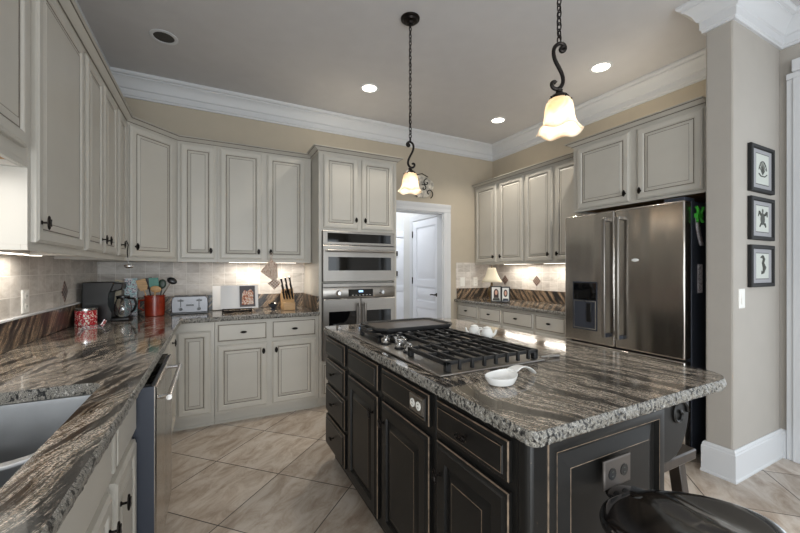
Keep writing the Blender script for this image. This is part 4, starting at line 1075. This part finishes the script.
# ------------------------------------------------------------------ things on the left and back counter
ZT = 0.9142
t = thing('coffee_maker', 'black drip coffee maker with glass carafe in the counter corner', 'coffee maker', (-0.715, 3.52, ZT))
BK = M['black']
b = MB(); b.prism([(-0.135, 0), (0.04, 0), (0.045, 0.06), (0.02, 0.12), (0.025, 0.2), (0.055, 0.285), (0.05, 0.295), (-0.13, 0.295)], -0.10, 0.11, BK, axis='y'); b.build('body', t, bevel=0.010, seg=3)
b = MB(); b.prism([(0.03, 0), (0.145, 0), (0.15, 0.01), (0.14, 0.024), (0.03, 0.024)], -0.085, 0.095, BK, axis='y'); b.build('base_plate', t, bevel=0.006)
b = MB(); b.prism([(0.02, 0.215), (0.10, 0.235), (0.105, 0.285), (0.02, 0.29)], -0.07, 0.08, BK, axis='y'); b.build('brew_head', t, bevel=0.008)
b = MB(); b.lathe([(0.045, 0.0), (0.056, 0.02), (0.058, 0.06), (0.050, 0.11), (0.040, 0.135), (0.043, 0.145)], (0.095, 0, 0.026), M['glass'], 28, cap=False)
cf = b.build('carafe', t); s_ = cf.modifiers.new('thickness', 'SOLIDIFY'); s_.thickness = 0.003
b = MB(); b.lathe([(0.045, 0.147), (0.045, 0.158), (0.02, 0.163)], (0.095, 0, 0.026), BK, 24); b.build('carafe_lid', cf)
b = MB(); b.tube([(0.135, -0.01, 0.165), (0.175, -0.03, 0.160), (0.185, -0.035, 0.12), (0.170, -0.028, 0.075), (0.150, -0.015, 0.06)], 0.009, BK, 10); b.build('carafe_handle', cf)
t = thing('patterned_box', 'tall slim teal and purple printed box beside the coffee maker', 'box', (-0.615, 3.80, ZT), 8)
b = MB(); b.box(-0.045, 0.045, -0.035, 0.035, 0, 0.315, M['patterned']); b.build('carton', t, bevel=0.003)
b = MB(); b.box(-0.045, 0.045, -0.03, 0.03, 0.3152, 0.318, M['paper']); b.build('lid_flap', t)
o = MB(); o.box(-0.03, 0.03, -0.004, 0.004, 0, 0.30, M['cream'], rot=Matrix.Rotation(R(10), 3, 'Y'), piv=(0, 0, 0))
tag(o.build('cutting_board', loc=(-0.745, 3.80, ZT + 0.006)), 'narrow cream board leaning between the coffee maker and the printed box', 'board')
t = thing('storage_tin', 'small red and white floral tin in front of the coffee maker', 'tin', (-0.788, 3.28, ZT))
b = MB(); b.lathe([(0.058, 0), (0.061, 0.004), (0.061, 0.108), (0.058, 0.11)], (0, 0, 0), M['tin'], 32); b.build('body', t)
b = MB(); b.lathe([(0.063, 0.105), (0.0635, 0.118), (0.060, 0.121)], (0, 0, 0), M['chrome'], 32); b.build('lid', t)
t = thing('glass_dish', 'clear folded glass dish in front of the red floral tin', 'dish', (-0.715, 3.12, ZT), 20)
b = MB(); b.prism([(-0.05, 0.0), (0.05, 0.0), (0.075, 0.045), (0.068, 0.047), (0.045, 0.007), (-0.045, 0.007), (-0.068, 0.047), (-0.075, 0.045)], -0.035, 0.035, M['glass'], axis='y'); b.build('bowl', t, bevel=0.001)

t = thing('utensil_crock', 'red-orange glazed crock full of kitchen utensils, left of the toaster', 'crock', (-0.435, 3.70, ZT))
b = MB(); b.lathe([(0.066, 0.0), (0.072, 0.006), (0.074, 0.08), (0.073, 0.16), (0.078, 0.165), (0.078, 0.172), (0.070, 0.172), (0.067, 0.16), (0.066, 0.02), (0.01, 0.012)], (0, 0, 0), M['red'], 36); b.build('pot', t)
b = MB(); b.tube([(-0.070, 0, 0.135), (-0.108, 0, 0.13), (-0.112, 0, 0.07), (-0.072, 0, 0.045)], 0.008, M['red']); b.build('handle', t)
CXk, CYk = -0.435, 3.70
def utensil(name, label, cat, base, tip, head, mh, ms, rs=0.005):
    t = thing(name, label, cat, (CXk + base[0], CYk + base[1], ZT + base[2]), 0, 'kitchen utensils standing in the red crock')
    d = Vector(tip) - Vector(base)
    b = MB(); b.tube([(0, 0, 0), d], rs, ms, 8); b.build('handle', t)
    q = Vector((0, 0, 1)).rotation_difference(d.normalized()).to_matrix()
    b = MB(); head(b, mh); b.v = [tuple(q @ Vector(p) + d) for p in b.v]; b.build('head', t)
def hd_spat(b, m): b.prism([(-0.022, -0.01), (0.022, -0.01), (0.034, 0.02), (0.034, 0.085), (-0.034, 0.085), (-0.034, 0.02)], -0.003, 0.003, m, axis='y')
def hd_spoon(b, m): b.ell((0, 0, 0.03), (0.030, 0.008, 0.042), m)
def hd_round(b, m): b.ell((0, 0, 0.02), (0.040, 0.014, 0.028), m)
utensil('turner_spatula', 'wooden turner spatula leaning left in the red crock', 'utensil', (-0.02, 0.0, 0.03), (-0.075, -0.01, 0.225), hd_spat, M['wood'], M['wood'])
utensil('slotted_turner', 'black slotted turner behind the wooden spatula in the red crock', 'utensil', (-0.01, 0.038, 0.03), (-0.046, 0.048, 0.235), hd_spat, BK, BK)
utensil('silicone_spatula', 'green silicone spatula standing upright in the red crock', 'utensil', (0.01, 0.012, 0.03), (-0.005, 0.018, 0.235), hd_spat, M['teal'], M['chrome'])
utensil('wooden_spoon', 'broad pale wooden spoon leaning forward in the red crock', 'utensil', (-0.022, -0.035, 0.03), (0.010, -0.048, 0.205), hd_round, M['wood'], M['wood'], 0.007)
utensil('serving_spoon', 'black spoon on a steel shaft leaning right over the toaster', 'utensil', (-0.02, -0.030, 0.03), (0.115, 0.0, 0.275), hd_round, BK, M['chrome'])
utensil('pasta_fork', 'dark green pasta fork at the back of the red crock', 'utensil', (0.025, 0.035, 0.03), (0.046, 0.040, 0.235), hd_spoon, plain('dark_green_plastic', S(34, 58, 44), 0.4), BK)

t = thing('toaster', 'chrome four-slice toaster with two front levers on the back counter', 'toaster', (-0.175, 3.78, ZT))
b = MB(); b.prism([(-0.140, 0.012), (0.140, 0.012), (0.142, 0.10), (0.136, 0.140), (0.118, 0.157), (-0.118, 0.157), (-0.136, 0.140), (-0.142, 0.10)], -0.09, 0.09, M['toaster'], axis='y'); b.build('body', t, bevel=0.006, seg=3)
b = MB(); b.prism([(-0.145, 0.0), (0.145, 0.0), (0.145, 0.016), (-0.145, 0.016)], -0.094, 0.094, BK, axis='y'); b.build('base', t, bevel=0.004)
for x in (-0.07, 0.07):
    for y in (-0.035, 0.035):
        b = MB(); b.box(x - 0.055, x + 0.055, y - 0.011, y + 0.011, 0.1565, 0.1585, BK); b.build('slot', t)
    b = MB(); b.box(x - 0.003, x + 0.003, -0.0925, -0.089, 0.06, 0.135, BK); b.box(x - 0.022, x + 0.022, -0.108, -0.092, 0.112, 0.124, BK); b.build('lever', t, bevel=0.002)
    b = MB(); b.lathe([(0.014, 0), (0.014, 0.006), (0.011, 0.012)], (x, -0.09, 0.042), BK, 18, axis='y'); b.build('dial', t)
b = MB(); b.box(-0.03, 0.03, -0.0935, -0.089, 0.070, 0.085, BK); b.build('button_strip', t)

t = thing('cookbook_stand', 'dark wire cookbook stand on the back counter right of the toaster', 'stand', (0.205, 3.72, ZT))
I = M['bronze']; b = MB()
for x in (-0.12, 0.12):
    b.tube([(x, -0.05, 0.005), (x, -0.045, 0.03), (x, -0.005, 0.022), (x, 0.075, 0.235)], 0.0035, I)
    b.tube([(x, 0.075, 0.235), (x, 0.14, 0.005)], 0.0035, I); b.tube([(x, 0.14, 0.005), (x, -0.05, 0.005)], 0.0035, I)
b.tube([(-0.12, -0.05, 0.005), (0.12, -0.05, 0.005)], 0.004, I); b.tube([(-0.12, -0.047, 0.028), (0.12, -0.047, 0.028)], 0.0035, I); b.tube([(-0.12, 0.075, 0.235), (0.12, 0.075, 0.235)], 0.0035, I)
for x in (-0.06, 0.0, 0.06): b.tube([(x + 0.015 * math.cos(a), -0.0485, 0.0165 + 0.010 * math.sin(a)) for a in [2 * math.pi * i / 12 for i in range(12)]], 0.0022, I, 6, closed=True)
b.build('frame', t)
b = MB(); b.box(-0.13, 0.13, -0.04, 0.0, 0.008, 0.012, I); b.build('ledge', t)
tilt = Matrix.Rotation(R(-19), 3, 'X')
t = thing('cookbook', 'open cookbook with a food photo on its right page, propped on the wire stand', 'cookbook', (0.222, 3.692, ZT + 0.0265))
def pages(b, x0, x1, bulge, m, t0=0.0, t1=0.012, h=0.222):
    n = 8; vs = []
    for i in range(n + 1):
        f = i / n; x = x0 + (x1 - x0) * f; y = -bulge * math.sin(math.pi * f)
        vs += [(x, y - t1, 0), (x, y - t1, h), (x, 0.0, h), (x, 0.0, 0)]
    fs = [(i * 4 + k, i * 4 + (k + 1) % 4, (i + 1) * 4 + (k + 1) % 4, (i + 1) * 4 + k) for i in range(n) for k in range(4)] + [(3, 2, 1, 0), tuple(n * 4 + k for k in range(4))]
    b.add([tuple(tilt @ Vector(p)) for p in vs], fs, m)
b = MB(); pages(b, -0.155, 0, 0.010, M['paper']); lp = b.build('page_block', t)
b = MB(); pages(b, 0, 0.165, 0.006, M['paper']); rp = b.build('page_block', t)
b = MB(); b.add([tuple(tilt @ Vector(p)) for p in [(0.004, -0.0195, 0.012), (0.138, -0.0195, 0.012), (0.138, -0.0195, 0.214), (0.004, -0.0195, 0.214), (0.004, -0.0185, 0.012), (0.138, -0.0185, 0.012), (0.138, -0.0185, 0.214), (0.004, -0.0185, 0.214)]], [(0, 1, 2, 3), (7, 6, 5, 4), (0, 4, 5, 1), (2, 6, 7, 3), (1, 5, 6, 2), (0, 3, 7, 4)], M['pagegrey']); b.build('grey_page', rp)
b = MB(); P_ = [(0.02, -0.0205, 0.03), (0.028, -0.0205, 0.14), (0.045, -0.0205, 0.175), (0.07, -0.0205, 0.16), (0.10, -0.0205, 0.185), (0.125, -0.0205, 0.15), (0.12, -0.0205, 0.10), (0.125, -0.0205, 0.035)]
Q_ = [(x, y + 0.0008, z) for x, y, z in P_]; n = len(P_)
b.add([tuple(tilt @ Vector(p)) for p in P_ + Q_], [tuple(range(n)), tuple(range(2 * n - 1, n - 1, -1))] + [(k, n + k, n + (k + 1) % n, (k + 1) % n) for k in range(n)], M['food']); b.build('food_photo', rp)
b = MB(); b.box(-0.05, 0.05, -0.012, 0.012, 0, 0.235, M['paper'], rot=Matrix.Rotation(R(-14), 3, 'X'), piv=(0, 0, 0))
tag(b.build('white_book', loc=(0.05, 3.89, ZT + 0.004), bevel=0.002), 'plain white book leaning on the tiles behind the open cookbook', 'book')
t = thing('trinket_bowl', 'small dark ornate bowl left of the knife block', 'bowl', (0.525, 3.72, ZT))
b = MB(); b.lathe([(0.022, 0), (0.020, 0.008), (0.012, 0.014), (0.03, 0.028), (0.045, 0.05), (0.047, 0.058), (0.042, 0.056), (0.028, 0.034), (0.005, 0.024)], (0, 0, 0), M['grey_side'], 24); b.build('cup', t)
b = MB(); b.ell((-0.01, 0, 0.056), (0.022, 0.02, 0.016), M['bronze'], 12, 8); b.ell((0.018, 0.005, 0.055), (0.016, 0.018, 0.013), M['chrome'], 12, 8); b.build('contents', t)
t = thing('knife_block', 'pale wooden knife block bristling with black-handled knives', 'knife block', (0.655, 3.66, ZT))
WDm = M['wood']
prof = [(-0.07, 0), (0.075, 0), (0.075, 0.02), (0.115, 0.145), (0.03, 0.205), (-0.045, 0.075), (-0.07, 0.075)]
b = MB(); b.prism([(y, z) for y, z in prof], -0.055, 0.055, WDm, axis='x'); b.build('block', t, bevel=0.004)
ax = Vector((0, -0.085, 0.06)).normalized(); up = Vector((-0.24, -0.24, 0.94)).normalized()
kn = 0
for row in range(3):
    for c in range(3 if row else 4):
        f = (0.18, 0.5, 0.82)[row]
        base = Vector((0, -0.045 + 0.075 * f, 0.075 + 0.13 * f)); x = -0.04 + c * (0.08 / (2 if row else 3)); L = (0.085, 0.105, 0.125)[row] + 0.008 * ((c * 7) % 3)
        kt = thing('kitchen_knife', ['black-handled steak knife in the front row of the knife block', 'black-handled knife in the middle row of the knife block', 'tall black-handled knife in the back row of the knife block'][row], 'knife', (0.655 + x, 3.66 + base.y - 0.010, ZT + base.z + 0.006), 0, ['steak knives in the block', 'middle row knives in the block', 'back row knives in the block'][row])
        b = MB(); b.tube([up * 0.002, up * 0.014, up * 0.02, up * (L * 0.6), up * (L - 0.008), up * L], [0.006, 0.006, 0.0085, 0.0075, 0.0095, 0.006], BK, 8); b.build('handle', kt)
        b = MB(); b.tube([up * (L - 0.003), up * (L + 0.002)], 0.0055, M['chrome'], 8); b.build('end_cap', kt)

# things hanging from cabinet knobs
t = thing('pot_holder', 'printed cotton pot holder with checked pocket hanging from a back cabinet knob', 'pot holder', (0.492, 3.612, 1.40))
def slab(b, pts, y0, y1, m): b.prism(pts, y0, y1, m, axis='y')
b = MB(); slab(b, [(0.0, 0.0), (0.055, -0.045), (0.06, -0.16), (0.035, -0.215), (-0.095, -0.115), (-0.09, -0.105)], -0.006, 0.006, M['mitt']); b.build('pad', t, bevel=0.003)
b = MB(); slab(b, [(0.035, -0.18), (0.085, -0.225), (0.03, -0.285), (-0.03, -0.225)], -0.009, 0.007, M['checker']); b.build('pocket', t, bevel=0.002)
b = MB(); b.tube([(0, 0, -0.005), (-0.012, 0.0, 0.04), (0, -0.0, 0.066), (0.012, 0.0, 0.04), (0.002, 0, -0.005)], 0.003, M['mitt'], 6); b.build('hanging_loop', t)
t = thing('measuring_scoop', 'small steel scoop on a cord hanging from a left wall cabinet knob', 'scoop', (FX + 0.053, 3.125, 1.475))
b = MB(); b.tube([(-0.006, 0, 0.030), (0.006, 0.0, 0.0), (0.0, 0.0, -0.05), (0.004, 0, -0.09)], 0.0035, M['bronze'], 6); b.build('cord', t)
b = MB(); b.tube([(0.004, 0, -0.088), (0.006, -0.005, -0.135)], 0.0035, M['chrome'], 8); b.ell((0.012, -0.012, -0.148), (0.03, 0.024, 0.016), M['chrome'], 16, 8); b.build('bowl', t)

# ------------------------------------------------------------------ things on the right counter
t = thing('table_lamp', 'small table lamp with cream bell shade on the right counter', 'lamp', (3.12, 3.55, ZT))
b = MB(); b.lathe([(0.058, 0), (0.058, 0.012), (0.035, 0.022), (0.03, 0.04), (0.052, 0.08), (0.058, 0.12), (0.042, 0.165), (0.018, 0.185), (0.014, 0.21), (0.010, 0.25)], (0, 0, 0), M['gold'], 28); b.build('base', t)
b = MB(); b.lathe([(0.128, 0.235), (0.100, 0.275), (0.074, 0.33), (0.056, 0.385), (0.048, 0.415)], (0, 0, 0), M['cream'], 32, cap=False); o = b.build('lamp_shade', t); s_ = o.modifiers.new('thickness', 'SOLIDIFY'); s_.thickness = 0.002
b = MB(); b.tube([(0, 0, 0.25), (0, 0, 0.42)], 0.004, M['gold']); b.ell((0, 0, 0.424), (0.008, 0.008, 0.010), M['gold'], 12, 8); b.tube([(-0.046, 0, 0.41), (0.046, 0, 0.41)], 0.0025, M['gold']); b.build('finial_rod', t)
def photo_frame(label, loc, rz, w, h, person):
    t = thing('photo_frame', label, 'picture frame', loc, rz, 'small framed portraits in front of the lamp')
    ti = Matrix.Rotation(R(-8), 3, 'X')
    def rot(b): b.v = [tuple(ti @ Vector(p)) for p in b.v]; return b
    b = MB(); b.panel(-w / 2, w / 2, 0, h, [(0, 0, BK), (0, -0.014, BK), (0.012, -0.014, BK), (0.013, -0.006, BK)]); rot(b).build('frame', t)
    b = MB(); b.box(-w / 2 + 0.013, w / 2 - 0.013, -0.0075, -0.0055, 0.013, h - 0.013, M['plate']); rot(b).build('photo', t)
    b = MB()
    cz = h * 0.58
    b.ell((0, -0.008, cz), (w * 0.23, 0.0015, h * 0.24), M['photo_dark'], 16, 8)
    if person: b.box(-w * 0.23, w * 0.23, -0.0085, -0.007, h * 0.25, cz, M['photo_dark'])
    b.ell((0, -0.0095, cz), (w * 0.13, 0.0015, h * 0.15), M['skin'], 16, 8)
    b.prism([(-w * 0.36, 0.016), (w * 0.36, 0.016), (w * 0.27, h * 0.24), (-w * 0.27, h * 0.24)], -0.0092, -0.0078, M['ink'] if person else M['grey_side'], axis='y')
    rot(b).build('portrait', t)
    b = MB(); b.tube([(0, 0.022, h * 0.7), (0, 0.06, 0.003)], 0.006, BK, 6); b.build('easel_leg', t)
photo_frame('black-framed portrait of a long-haired woman in front of the small lamp', (3.03, 3.37, ZT + 0.003), -40, 0.125, 0.19, True)
photo_frame('narrower black-framed portrait just right of the long-haired portrait', (3.08, 3.265, ZT + 0.003), -44, 0.10, 0.185, False)

# ------------------------------------------------------------------ pictures on the wall end
FBK = M['frameblack']
def wall_picture(z0, z1, label, draw):
    t = thing('framed_sketch', label, 'picture', (3.025, 1.0545, z0), 0, 'framed sea-life sketches on the wall end')
    w, h = 0.345, z1 - z0
    b = MB(); b.panel(0, w, 0, h, [(0, 0, FBK), (0, -0.020, FBK), (0.004, -0.024, FBK), (0.022, -0.024, FBK), (0.026, -0.012, FBK)]); b.build('frame', t, angle=20)
    b = MB(); b.box(0.026, w - 0.026, -0.013, -0.0115, 0.026, h - 0.026, M['mat_board']); b.build('mat_board', t)
    b = MB(); b.box(0.085, w - 0.075, -0.0145, -0.013, 0.055, h - 0.055, M['sketch_paper']); b.box(0.08, w - 0.07, -0.0138, -0.013, 0.050, 0.0535, M['ink']); b.box(0.08, w - 0.07, -0.0138, -0.013, h - 0.0535, h - 0.05, M['ink']); b.build('paper', t)
    b = MB(); draw(b, 0.178, h / 2, M['ink']); b.build('drawing', t)
def d_shell(b, x, z, m):
    for k in range(7):
        a = R(35 + k * 18.3); b.tube([(x, -0.0152, z - 0.035), (x + 0.055 * math.cos(a) * 1.1, -0.0152, z - 0.035 + 0.085 * math.sin(a))], 0.0022, m, 5)
    b.tube([(x + 0.062 * math.cos(R(20 + i * 14)), -0.0152, z - 0.035 + 0.088 * math.sin(R(20 + i * 14))) for i in range(11)], 0.0028, m, 5)
    b.tube([(x - 0.06, -0.0152, z - 0.03), (x - 0.03, -0.0152, z - 0.045), (x + 0.03, -0.0152, z - 0.045), (x + 0.06, -0.0152, z - 0.03)], 0.004, m, 5)
def d_turtle(b, x, z, m):
    b.ell((x, -0.0152, z), (0.034, 0.0012, 0.040), m, 16, 8); b.ell((x, -0.0152, z + 0.052), (0.013, 0.001, 0.015), m, 10, 6)
    for sx in (-1, 1):
        b.tube([(x + sx * 0.028, -0.0152, z + 0.025), (x + sx * 0.055, -0.0152, z + 0.045), (x + sx * 0.066, -0.0152, z + 0.015)], [0.008, 0.007, 0.003], m, 6); b.tube([(x + sx * 0.024, -0.0152, z - 0.03), (x + sx * 0.045, -0.0152, z - 0.052)], [0.007, 0.004], m, 6)
def d_seahorse(b, x, z, m):
    b.tube([(x - 0.03, -0.0152, z + 0.055), (x - 0.005, -0.0152, z + 0.062), (x + 0.012, -0.0152, z + 0.045), (x - 0.004, -0.0152, z + 0.02), (x + 0.016, -0.0152, z - 0.01), (x + 0.004, -0.0152, z - 0.045), (x - 0.018, -0.0152, z - 0.05), (x - 0.014, -0.0152, z - 0.032)], [0.004, 0.009, 0.009, 0.009, 0.013, 0.007, 0.005, 0.003], m, 8)
    b.tube([(x + 0.02, -0.0152, z + 0.01), (x + 0.036, -0.0152, z + 0.0), (x + 0.024, -0.0152, z - 0.018)], 0.003, m, 6)
wall_picture(1.805, 2.108, 'black-framed shell sketch, topmost of three on the wall end', d_shell)
wall_picture(1.495, 1.772, 'black-framed sea turtle sketch, middle of three on the wall end', d_turtle)
wall_picture(1.19, 1.462, 'black-framed curled sea creature sketch, lowest of three above the light switch', d_seahorse)

# plaque above the hall doorway
t = thing('wall_plaque', 'round mottled plaque with dark scrollwork on the back wall above the doorway', 'wall decor', (2.36, YB, 2.36))
b = MB()
n = 40; vs = []
for y, k in ((0, 1.0), (-0.015, 1.0), (-0.022, 0.93), (-0.018, 0.6)):
    for i in range(n):
        a = 2 * math.pi * i / n; r_ = 0.145 * (1 + 0.07 * math.sin(3 * a + 0.6) + 0.05 * math.sin(5 * a)) * k; vs.append((r_ * math.cos(a) * 1.15, y, r_ * math.sin(a)))
fs = [(r * n + k, r * n + (k + 1) % n, (r + 1) * n + (k + 1) % n, (r + 1) * n + k) for r in range(3) for k in range(n)] + [tuple(3 * n + k for k in range(n)), tuple(range(n - 1, -1, -1))]
b.add(vs, fs, M['plaque']); b.build('disc', t)
b = MB()
def scroll(cx, cz, s_, r0, a0): b.tube([(cx + s_ * (r0 * (1 - i / 16)) * math.cos(a0 + i * 0.42), -0.028, cz + (r0 * (1 - i / 16)) * math.sin(a0 + i * 0.42)) for i in range(15)], 0.006, M['bronze'], 6)
scroll(0.10, -0.08, 1, 0.065, -1.2); scroll(-0.10, 0.07, -1, 0.06, 0.4); scroll(0.06, 0.05, 1, 0.05, 1.4); scroll(-0.06, -0.09, -1, 0.055, -1.3); scroll(0.02, -0.02, -1, 0.045, 0.9)
b.tube([(-0.1, -0.012, 0.13), (0.0, -0.02, 0.16), (0.09, -0.012, 0.13)], 0.005, M['bronze'], 6)
b.build('scrollwork', t)

# ------------------------------------------------------------------ pendants and ceiling lights
def pendant(x, y, label, rz=0):
    t = thing('pendant_light', label, 'pendant light', (x, y, 1.81), rz, 'pendant lights over the island')
    Z = ZC - 1.81
    BZ = M['bronze']
    b = MB(); b.lathe([(0.012, Z - 0.045), (0.022, Z - 0.042), (0.026, Z - 0.030), (0.048, Z - 0.024), (0.052, Z - 0.014), (0.064, Z - 0.010), (0.066, Z - 0.0005)], (0, 0, 0), BZ, 32); b.build('canopy', t)
    b = MB(); z = 0.372; i = 0
    while z < Z - 0.05:
        L = 0.021; w = 0.0088
        pts = []
        for k in range(12):
            a = 2 * math.pi * k / 12; p = (w * math.cos(a), 0, z + 0.014 + L * math.sin(a) * 0.8); pts.append(p if i % 2 else (0, p[0], p[2]))
        b.tube(pts, 0.0028, BZ, 5, closed=True); z += 0.0245; i += 1
    b.tube([(0.008 * math.sin(k * 0.9), 0.008 * math.cos(k * 0.9), 0.37 + k * 0.03) for k in range(int((Z - 0.42) / 0.03) + 1)], 0.0018, BZ, 5)
    b.build('chain', t)
    b = MB()
    S_ = [(-0.010, 0.372), (-0.022, 0.362), (-0.024, 0.348), (-0.012, 0.338), (-0.004, 0.346), (-0.008, 0.355), (-0.020, 0.360)]
    main = [(-0.022, 0.362), (-0.005, 0.374), (0.016, 0.362), (0.024, 0.338), (0.017, 0.305), (0.0, 0.275), (-0.014, 0.245), (-0.016, 0.218), (-0.004, 0.198), (0.014, 0.192), (0.028, 0.202), (0.030, 0.216), (0.020, 0.224), (0.012, 0.216)]
    def sm(p, k=3):
        for _ in range(k):
            q = [p[0]]
            for a_, c_ in zip(p[:-1], p[1:]): q += [(a_[0] * .75 + c_[0] * .25, a_[1] * .75 + c_[1] * .25), (a_[0] * .25 + c_[0] * .75, a_[1] * .25 + c_[1] * .75)]
            p = q + [p[-1]]
        return p
    ca, sa = math.cos(R(-27)), math.sin(R(-27))
    for pl in (main, S_): b.tube([(px_ * ca, px_ * sa, z_) for px_, z_ in sm(pl, 2)], 0.0075, BZ, 8)
    b.build('scroll_arm', t)
    b = MB(); b.lathe([(0.040, 0.155), (0.043, 0.160), (0.034, 0.170), (0.020, 0.176), (0.014, 0.188), (0.016, 0.194), (0.008, 0.2)], (0, 0, 0), BZ, 24)
    for k in range(5):
        w = 2 * math.pi * k / 5; b.tube([(0.036 * math.cos(w), 0.036 * math.sin(w), 0.162), (0.050 * math.cos(w), 0.050 * math.sin(w), 0.150), (0.054 * math.cos(w), 0.054 * math.sin(w), 0.157)], 0.004, BZ, 6)
    b.v = [(p[0] * 0.85, p[1] * 0.85, 0.022 + p[2] * 0.86) for p in b.v]; b.build('shade_cap', t)
    b = MB()
    prof = [(0.026, 0.164), (0.046, 0.156), (0.057, 0.138), (0.062, 0.110), (0.064, 0.082), (0.069, 0.056), (0.078, 0.036), (0.092, 0.018), (0.101, 0.008)]
    def wob(i, w, r, h):
        k = max(0, (i - 4) / 4); return r * (1 + 0.045 * k * math.cos(5 * w)), h + 0.008 * k * math.cos(5 * w + 0.5)
    prof = [(r_ * 0.85, 0.022 + h_ * 0.83) for r_, h_ in prof]
    b.lathe(prof, (0, 0, 0), M['shade'], 50, wob=wob, cap=False)
    o = b.build('lamp_shade', t, angle=80); s_ = o.modifiers.new('thickness', 'SOLIDIFY'); s_.thickness = 0.003
    b = MB(); b.ell((0, 0, 0.085), (0.022, 0.022, 0.030), M['bulb'], 16, 10); b.tube([(0, 0, 0.11), (0, 0, 0.158)], 0.012, BZ, 10); b.build('bulb', t)
    l = bpy.data.lights.new('pendant_glow', 'POINT'); l.energy = 0.9; l.color = (1, 0.92, 0.80); l.shadow_soft_size = 0.03
    lo = bpy.data.objects.new('pendant_glow', l); COL.objects.link(lo); lo.parent = t; lo.location = (0, 0, 0.045)
pendant(1.21, 2.20, 'bronze pendant with glowing bell shade hanging before the oven tower')
pendant(1.20, 0.98, 'bronze pendant with glowing bell shade nearest the camera, before the refrigerator cabinets', 180)
def downlight(x, y, label, lit, power=0):
    t = thing('recessed_light', label, 'ceiling light', (x, y, ZC), 0, 'recessed ceiling lights')
    b = MB(); b.lathe([(0.092, -0.0005), (0.092, -0.004), (0.076, -0.008), (0.068, -0.006), (0.068, -0.0005)], (0, 0, 0), M['trim'], 40, cap=False); b.build('trim_ring', t)
    b = MB(); b.lathe([(0.068, -0.0008), (0.066, -0.0035)], (0, 0, 0), M['lens'] if lit else M['lens_off'], 40); b.build('lens', t)
    if lit:
        l = bpy.data.lights.new('downlight_glow', 'SPOT'); l.energy = power; l.color = (1, 0.92, 0.80); l.spot_size = R(120); l.spot_blend = 0.8; l.shadow_soft_size = 0.06
        lo = bpy.data.objects.new('downlight_glow', l); COL.objects.link(lo); lo.parent = t; lo.location = (0, 0, -0.02)
downlight(1.328, 3.218, 'lit recessed ceiling light left of the far pendant, above the oven tower', True, 55)
downlight(2.93, 3.228, 'lit recessed ceiling light near the back right corner of the ceiling', True, 55)
downlight(2.945, 1.984, 'lit recessed ceiling light right of the near pendant, above the refrigerator', True, 55)
downlight(-0.32, 3.211, 'unlit recessed ceiling light at the left, near the back wall crown', False)

# the two knob patterns were only moulds
for o in (KV, KH): bpy.data.objects.remove(o)
